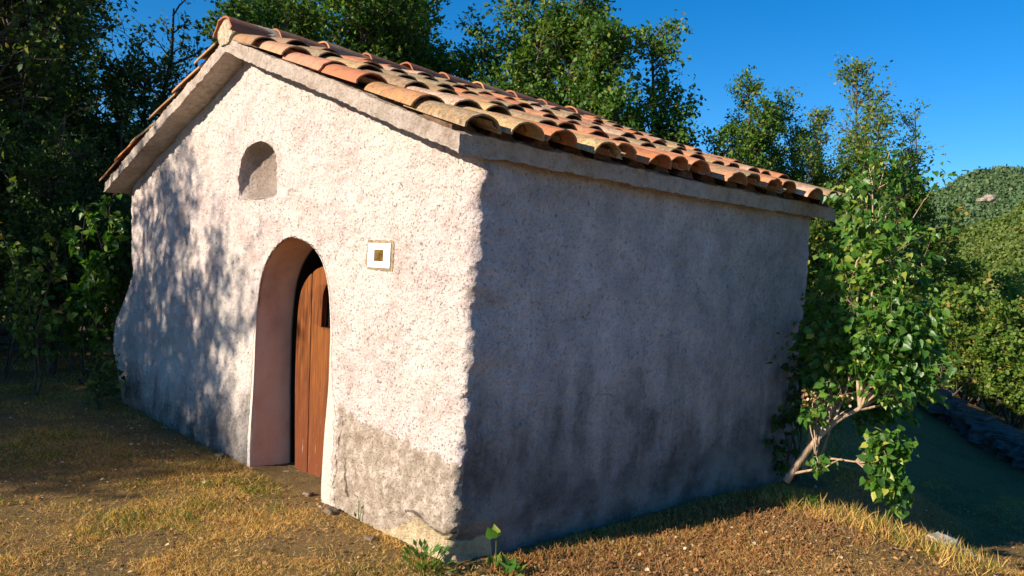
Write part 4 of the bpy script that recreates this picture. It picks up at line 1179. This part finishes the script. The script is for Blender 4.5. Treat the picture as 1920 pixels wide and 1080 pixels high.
# ------------------------------------------------------------------ small plants at the wall foot
def rosette(name, x, y, seed, n, size, label, kind='simple', width=.9, up=.6, mat=G_LILAC, spread=.08, tm=.5):
    r = empty(name, (x, y, gh(x, y))); tag(r, label, 'weed', 'weeds along the foot of the chapel')
    rg = RS(seed); a = rg.rand(n) * 2 * math.pi; rad = spread * rg.rand(n) ** .6
    P = np.stack([np.cos(a) * rad, np.sin(a) * rad, .01 + rg.rand(n) * up * .12], -1)
    Dn = np.stack([np.cos(a), np.sin(a), up * (.4 + rg.rand(n))], -1)
    v, f, t = make_leaves(P, Dn, np.tile([0., 0, 1], (n, 1)) + rg.randn(n, 3) * .3, size * (.6 + .7 * rg.rand(n)), width, kind, np.clip(tm + .2 * rg.randn(n), 0, .95))
    mesh_np('leaves', v + np.array(r.location), f, mat, r, attrs={'tint': t})
    st_ = Wood(seed)
    for k in range(0, n, 3): st_.tube(np.array([[P[k][0] * .3, P[k][1] * .3, -.01], P[k]]), [.003, .002], 4)
    mesh_np('stems', np.concatenate(st_.V) + np.array(r.location), np.concatenate(st_.F), G_GRASS, r, attrs={'tint': np.full(sum(len(v_) for v_ in st_.V), .2)})
rosette('weed_plant', -.02, -.16, 1, 70, .050, 'bushy green weed at the left foot of the front corner', 'simple', .8, .8, spread=.11)
rosette('weed_plant', .28, .14, 2, 10, .065, 'broad leaved weed with yellow green leaves right of the corner', 'heart', .75, .7, spread=.06, tm=.75)
rosette('weed_plant', .16, .16, 3, 4, .06, 'round leaved seedling climbing the right side of the corner', 'heart', 1.1, 3.0, spread=.03, tm=.6)
rosette('weed_plant', .55, 2.6, 4, 36, .05, 'leafy weed on the sunlit crest near the leaning stem', 'simple', .9, .8, spread=.12)
rosette('weed_plant', -.88, -.03, 6, 7, .035, 'tiny weed against the cement patch', 'simple', .6, 1.4, spread=.03)

# ------------------------------------------------------------------ grass, litter
def scatter(n, seed, xr, yr, dens):
    rg = RS(seed); out = []
    tot = 0
    while tot < n:
        m = n * 3
        x = xr[0] + (xr[1] - xr[0]) * rg.rand(m); y = yr[0] + (yr[1] - yr[0]) * rg.rand(m)
        ok = (rg.rand(m) < dens(x, y)) & ~((x < 0.03) & (x > -W - .05) & (y > -0.035) & (y < D + .05))
        out.append(np.stack([x[ok], y[ok]], -1)); tot += ok.sum()
    return np.concatenate(out)[:n]
def cdist(x, y): return np.hypot(x - CAMP.x, y - CAMP.y)
def vis(x, y):
    az = np.degrees(np.arctan2(-(x - CAMP.x), (y - CAMP.y)))
    d = cdist(x, y)
    return ((az > 8) & (az < 88) & (d > 1.7)).astype(float) * np.clip((4.5 / d) ** 1.6, 0, 1)
def build_grass():
    n = 210000
    P = scatter(n, 1, (-11, 4.2), (-3.2, 7.0), lambda x, y: vis(x, y) * np.clip(.42 + 2.2 * fbm(x * 2.6, y * 2.6, 0, 4), .05, 1))
    rg = RS(2); x, y = P[:, 0], P[:, 1]; z = ground_h(x, y) + .002
    big = fbm(x * 1.3, y * 1.3, 4.4, 4, .65); crest = np.exp(-((x - 1.2) ** 2 / 1.2 + (y - 2.65) ** 2 / .25)); side = sstep(.1, .5, x) * sstep(-.6, .2, y)
    green = sstep(.06, .30, big + .10 * rg.randn(n) - .12 * side + np.where((x > -2.2) & (x < -1.2) & (y > -.35), .25, 0))
    h = (.010 + .020 * rg.rand(n)) * (1 + .8 * crest - .25 * side + .9 * green * rg.rand(n)) * (1 + .5 * fbm(x * 4, y * 4, 1.0, 2)) * np.where(cdist(x, y) > 7, 1.3, 1)
    a = rg.rand(n) * 2 * math.pi; lean = .5 + 1.1 * rg.rand(n)
    Dn = np.stack([np.cos(a) * lean, np.sin(a) * lean, np.ones(n)], -1)
    green = green * (1 - .7 * side) * (1 - .6 * sstep(3.0, 4.0, y))
    tn = np.where(rg.rand(n) < green * .8, .08 + .32 * rg.rand(n), .46 + .45 * rg.rand(n) ** 1.1)
    v, f, t = make_leaves(np.stack([x, y, z], -1), Dn, rg.randn(n, 3) + [0, -.3, .3], h, .10, 'blade', np.clip(tn + .16 * side * (tn > .45), 0, 1))
    o = mesh_np('grass', v, f, G_GRASS, attrs={'tint': t}); tag(o, 'short dry yellow and green grass over the ground round the chapel', 'grass', kind='stuff')
    # matted straw lying flat
    n = 60000; P = scatter(n, 41, (-11, 4.2), (-3.2, 7.0), vis); rg = RS(42); x, y = P[:, 0], P[:, 1]; a = rg.rand(n) * 2 * math.pi
    v, f, t = make_leaves(np.stack([x, y, ground_h(x, y) + .004 + .012 * rg.rand(n)], -1), np.stack([np.cos(a), np.sin(a), .25 * rg.randn(n)], -1), np.tile([0., 0, 1], (n, 1)) + .3 * rg.randn(n, 3), .018 + .035 * rg.rand(n), .06, 'blade', np.clip(.70 + .14 * rg.randn(n), .45, 1))
    o = mesh_np('straw', v, f, G_GRASS, attrs={'tint': t}); tag(o, 'matted dry straw lying between the grass tufts', 'straw', kind='stuff')
    # dry straw and long blades at the wall foot and on the crest
    n = 3800; rg = RS(7)
    s1 = np.stack([.12 + .35 * rg.rand(n // 2) ** 1.4, .25 + 3.0 * rg.rand(n // 2)], -1)
    s2 = np.stack([.3 + 1.5 * rg.rand(n - n // 2), 2.45 + .45 * rg.rand(n - n // 2)], -1)
    P = np.concatenate([s1, s2]); x, y = P[:, 0], P[:, 1] - .12 * np.maximum(0, P[:, 0])
    a = rg.rand(n) * 2 * math.pi; lean = .2 + .9 * rg.rand(n)
    h = (.05 + .07 * rg.rand(n)) * np.where(np.arange(n) < n // 2, .55, 1.0); tn = np.where(rg.rand(n) < .35, .1 + .25 * rg.rand(n), .5 + .4 * rg.rand(n))
    v, f, t = make_leaves(np.stack([x, y, ground_h(x, y)], -1), np.stack([np.cos(a) * lean, np.sin(a) * lean, np.ones(n)], -1), rg.randn(n, 3), h, .045, 'blade', tn)
    o = mesh_np('tall_grass', v, f, G_GRASS, attrs={'tint': t}); tag(o, 'longer dry grass stalks on the sunlit crest and along the side wall', 'grass', kind='stuff')
build_grass()
def build_litter():
    n = 26000
    P = scatter(n, 5, (-12, 4), (-3, 6), lambda x, y: vis(x, y) ** .7 * np.clip(.25 + .5 * sstep(-1, -5, x) + .8 * sstep(.05, .3, x) * sstep(1.6, .3, x) * sstep(-.4, .3, y), 0, 1))
    rg = RS(6); x, y = P[:, 0], P[:, 1]; z = ground_h(x, y) + .012 + .012 * rg.rand(n)
    a = rg.rand(n) * 2 * math.pi
    v, f, t = make_leaves(np.stack([x, y, z], -1), np.stack([np.cos(a), np.sin(a), .25 * rg.randn(n)], -1), np.tile([0., 0, 1], (n, 1)) + rg.randn(n, 3) * .35, .008 + .024 * rg.rand(n) ** 1.8, 1.1, 'oak', np.clip(.5 + .27 * rg.randn(n), 0, 1))
    o = mesh_np('fallen_leaves', v, f, G_DEAD, attrs={'tint': t}); tag(o, 'brown and orange fallen leaves scattered over the turf', 'fallen leaves', kind='stuff')
    n = 3600; rg = RS(66); y = .1 + 2.7 * rg.rand(n); x = .08 + (.75 + .45 * y) * rg.rand(n) ** 1.25
    v, f, t = make_leaves(np.stack([x, y, ground_h(x, y) + .004 + .018 * rg.rand(n)], -1), rg.randn(n, 3) * [1, 1, .35], rg.randn(n, 3) + [0, -.3, .8], .010 + .026 * rg.rand(n) ** 1.6, .55, 'oak', np.clip(.42 + .22 * rg.randn(n), 0, .9))
    o = mesh_np('leaf_litter', v, f, G_DEAD, attrs={'tint': t}); tag(o, 'crisp reddish leaf litter heaped in the strip beside the side wall', 'leaf litter', kind='stuff')
    # cut woody stubble along the side wall
    w = Wood(9); rg = w.rg
    for k in range(2600):
        y = .12 + 2.7 * rg.rand(); x = .12 + .95 * rg.rand() ** 1.2 * (0.6 + .25 * y)
        b = np.array([x, y, gh(x, y) - .01]); d = np.array([rg.randn() * .45, rg.randn() * .45, 1.0]); l = .020 + .042 * rg.rand()
        w.tube(np.array([b, b + d * l * .5, b + d * l + rg.randn(3) * .004]), [.0028, .0024, .0018], 4)
    V = np.concatenate(w.V); o = mesh_np('cut_stubble', V, np.concatenate(w.F), G_DEAD, attrs={'tint': .25 + .45 * RS(3).rand(len(V) // 12).repeat(12)})
    tag(o, 'reddish brown cut stubble in the strip beside the side wall', 'stubble', kind='stuff')
build_litter()

# ------------------------------------------------------------------ far land
def build_hill(name, az0, az1, naz, r0, r1, nr, hf, mat, kind='structure'):
    az = np.linspace(az0, az1, naz); r = np.linspace(r0, r1, nr)
    A, Rr = np.meshgrid(az, r); X = CAMP.x - Rr * np.sin(np.radians(A)); Y = CAMP.y + Rr * np.cos(np.radians(A)); Z = hf(A, Rr, X, Y)
    V = np.stack([X, Y, Z], -1).reshape(-1, 3); n = naz
    i = (np.arange(nr - 1)[:, None] * n + np.arange(n - 1)[None, :]).ravel()
    o = mesh_np(name, V, np.stack([i, i + n, i + n + 1, i + 1], -1), mat, smooth=True); tag(o, kind=kind); return o
# near wooded slope
def near_h(A, R, X, Y):
    top = np.interp(A, [-20, 0, 8, 12, 15.5, 17.5, 19.3, 21, 25, 35, 60, 80], [38, 38, 31, 25, 15.6, 12.8, 10.2, 7.5, 3, 0, -2, -2])
    t = np.clip((R - 70) / 90, 0, 1.0)
    fall = sstep(175, 240, R)
    return -15.5 + (top + 15.5) * t ** .95 - 12 * fall + 1.2 * fbm(X * .05, Y * .05, 0, 3)
M_H1 = mat_hill('wooded_slope', [(0.02, 0.035, 0.010), (0.06, 0.085, 0.02), (0.11, 0.12, 0.035), (0.20, 0.16, 0.075)], 0.35, .6)
build_hill('hills', -25, 80, 160, 60, 240, 60, near_h, M_H1)
def far_h(A, R, X, Y):
    el = np.interp(A, [-30, 5, 10, 13, 15, 16.8, 18, 19.3, 21, 25, 35, 60, 90], [5.5, 6.2, 6.6, 7.1, 7.45, 7.65, 7.45, 6.6, 5.6, 4.0, 3.0, 2.0, 2.0])
    top = 1.46 + 900 * np.tan(np.radians(el))
    t = np.clip((R - 420) / 480, 0, 1)
    return -40 + (top + 40) * t ** .9 - 60 * sstep(900, 1300, R) + 5 * fbm(X * .012, Y * .012, 0, 4)
M_H2 = mat_hill('far_wooded_hill', [(0.035, 0.055, 0.03), (0.075, 0.095, 0.05), (0.11, 0.115, 0.06), (0.15, 0.135, 0.085)], 0.07, 3)
build_hill('far_hill', -30, 90, 260, 380, 1300, 90, far_h, M_H2)

def crowns(name, n, seed, azr, rr, hf, size, leaf, per, mat, label, dens=None, thr=None):
    rg = RS(seed); A = azr[0] + (azr[1] - azr[0]) * rg.rand(n * 3); Rr = rr[0] + (rr[1] - rr[0]) * rg.rand(n * 3) ** .8
    X = CAMP.x - Rr * np.sin(np.radians(A)); Y = CAMP.y + Rr * np.cos(np.radians(A))
    keep = fbm(X * .03, Y * .03, 9, 3) > (thr if thr is not None else -.25)
    A, Rr, X, Y = [q[keep][:n] for q in (A, Rr, X, Y)]; n = len(A); Z = hf(A, Rr, X, Y)
    s = size * (.6 + .8 * rg.rand(n))
    d = rg.randn(n, per, 3); d /= np.linalg.norm(d, axis=2, keepdims=True); d[:, :, 2] = np.abs(d[:, :, 2]) * .9
    rad = (.72 + .35 * rg.rand(n, per))[:, :, None]
    P = np.stack([X, Y, Z], -1)[:, None, :] + d * rad * s[:, None, None]
    t = np.clip(.45 + .18 * rg.randn(n)[:, None] + .12 * rg.randn(n, per), 0, 1)
    v, f, t = make_leaves(P.reshape(-1, 3), rg.randn(n * per, 3), d.reshape(-1, 3) + rg.randn(n * per, 3) * .4, leaf * (.6 + .8 * rg.rand(n * per)), 1.3, 'simple', t.ravel())
    o = mesh_np(name, v, f, mat, attrs={'tint': t}); tag(o, label, 'woodland', kind='stuff')
crowns('hillside_wood', 2600, 11, (6, 27), (72, 175), near_h, 1.7, .55, 90, G_FAR, 'green scrub and small trees covering the near hillside at the right')
crowns('distant_wood', 4200, 12, (8, 28), (560, 930), far_h, 5.0, 2.6, 40, G_FAR2, 'greyish green woodland over the far hill at the right', thr=-.5)
# pale outcrop on the shoulder of the far hill
def outcrop():
    A = 17.2; d = 520
    x, y = polar(A, d); z = 1.46 + d * math.tan(math.radians(6.5))
    r = empty('rock_outcrop', (x, y, z - 6)); tag(r, 'pale rock outcrop on the bare shoulder below the far hilltop', 'rock')
    mb = MB(); rock(mb, (x, y, z - 3.5), (6, 6, 4.5), 71, 2); rock(mb, (x - 3.2, y - 1, z - 4.4), (7, 6, 2.5), 72, 2)
    mb.build('rock', mat_plain('pale_outcrop', (0.30, 0.25, 0.20), .95, .5, .5, .5, .5), r); r.children[0].name = 'boulders'
outcrop()
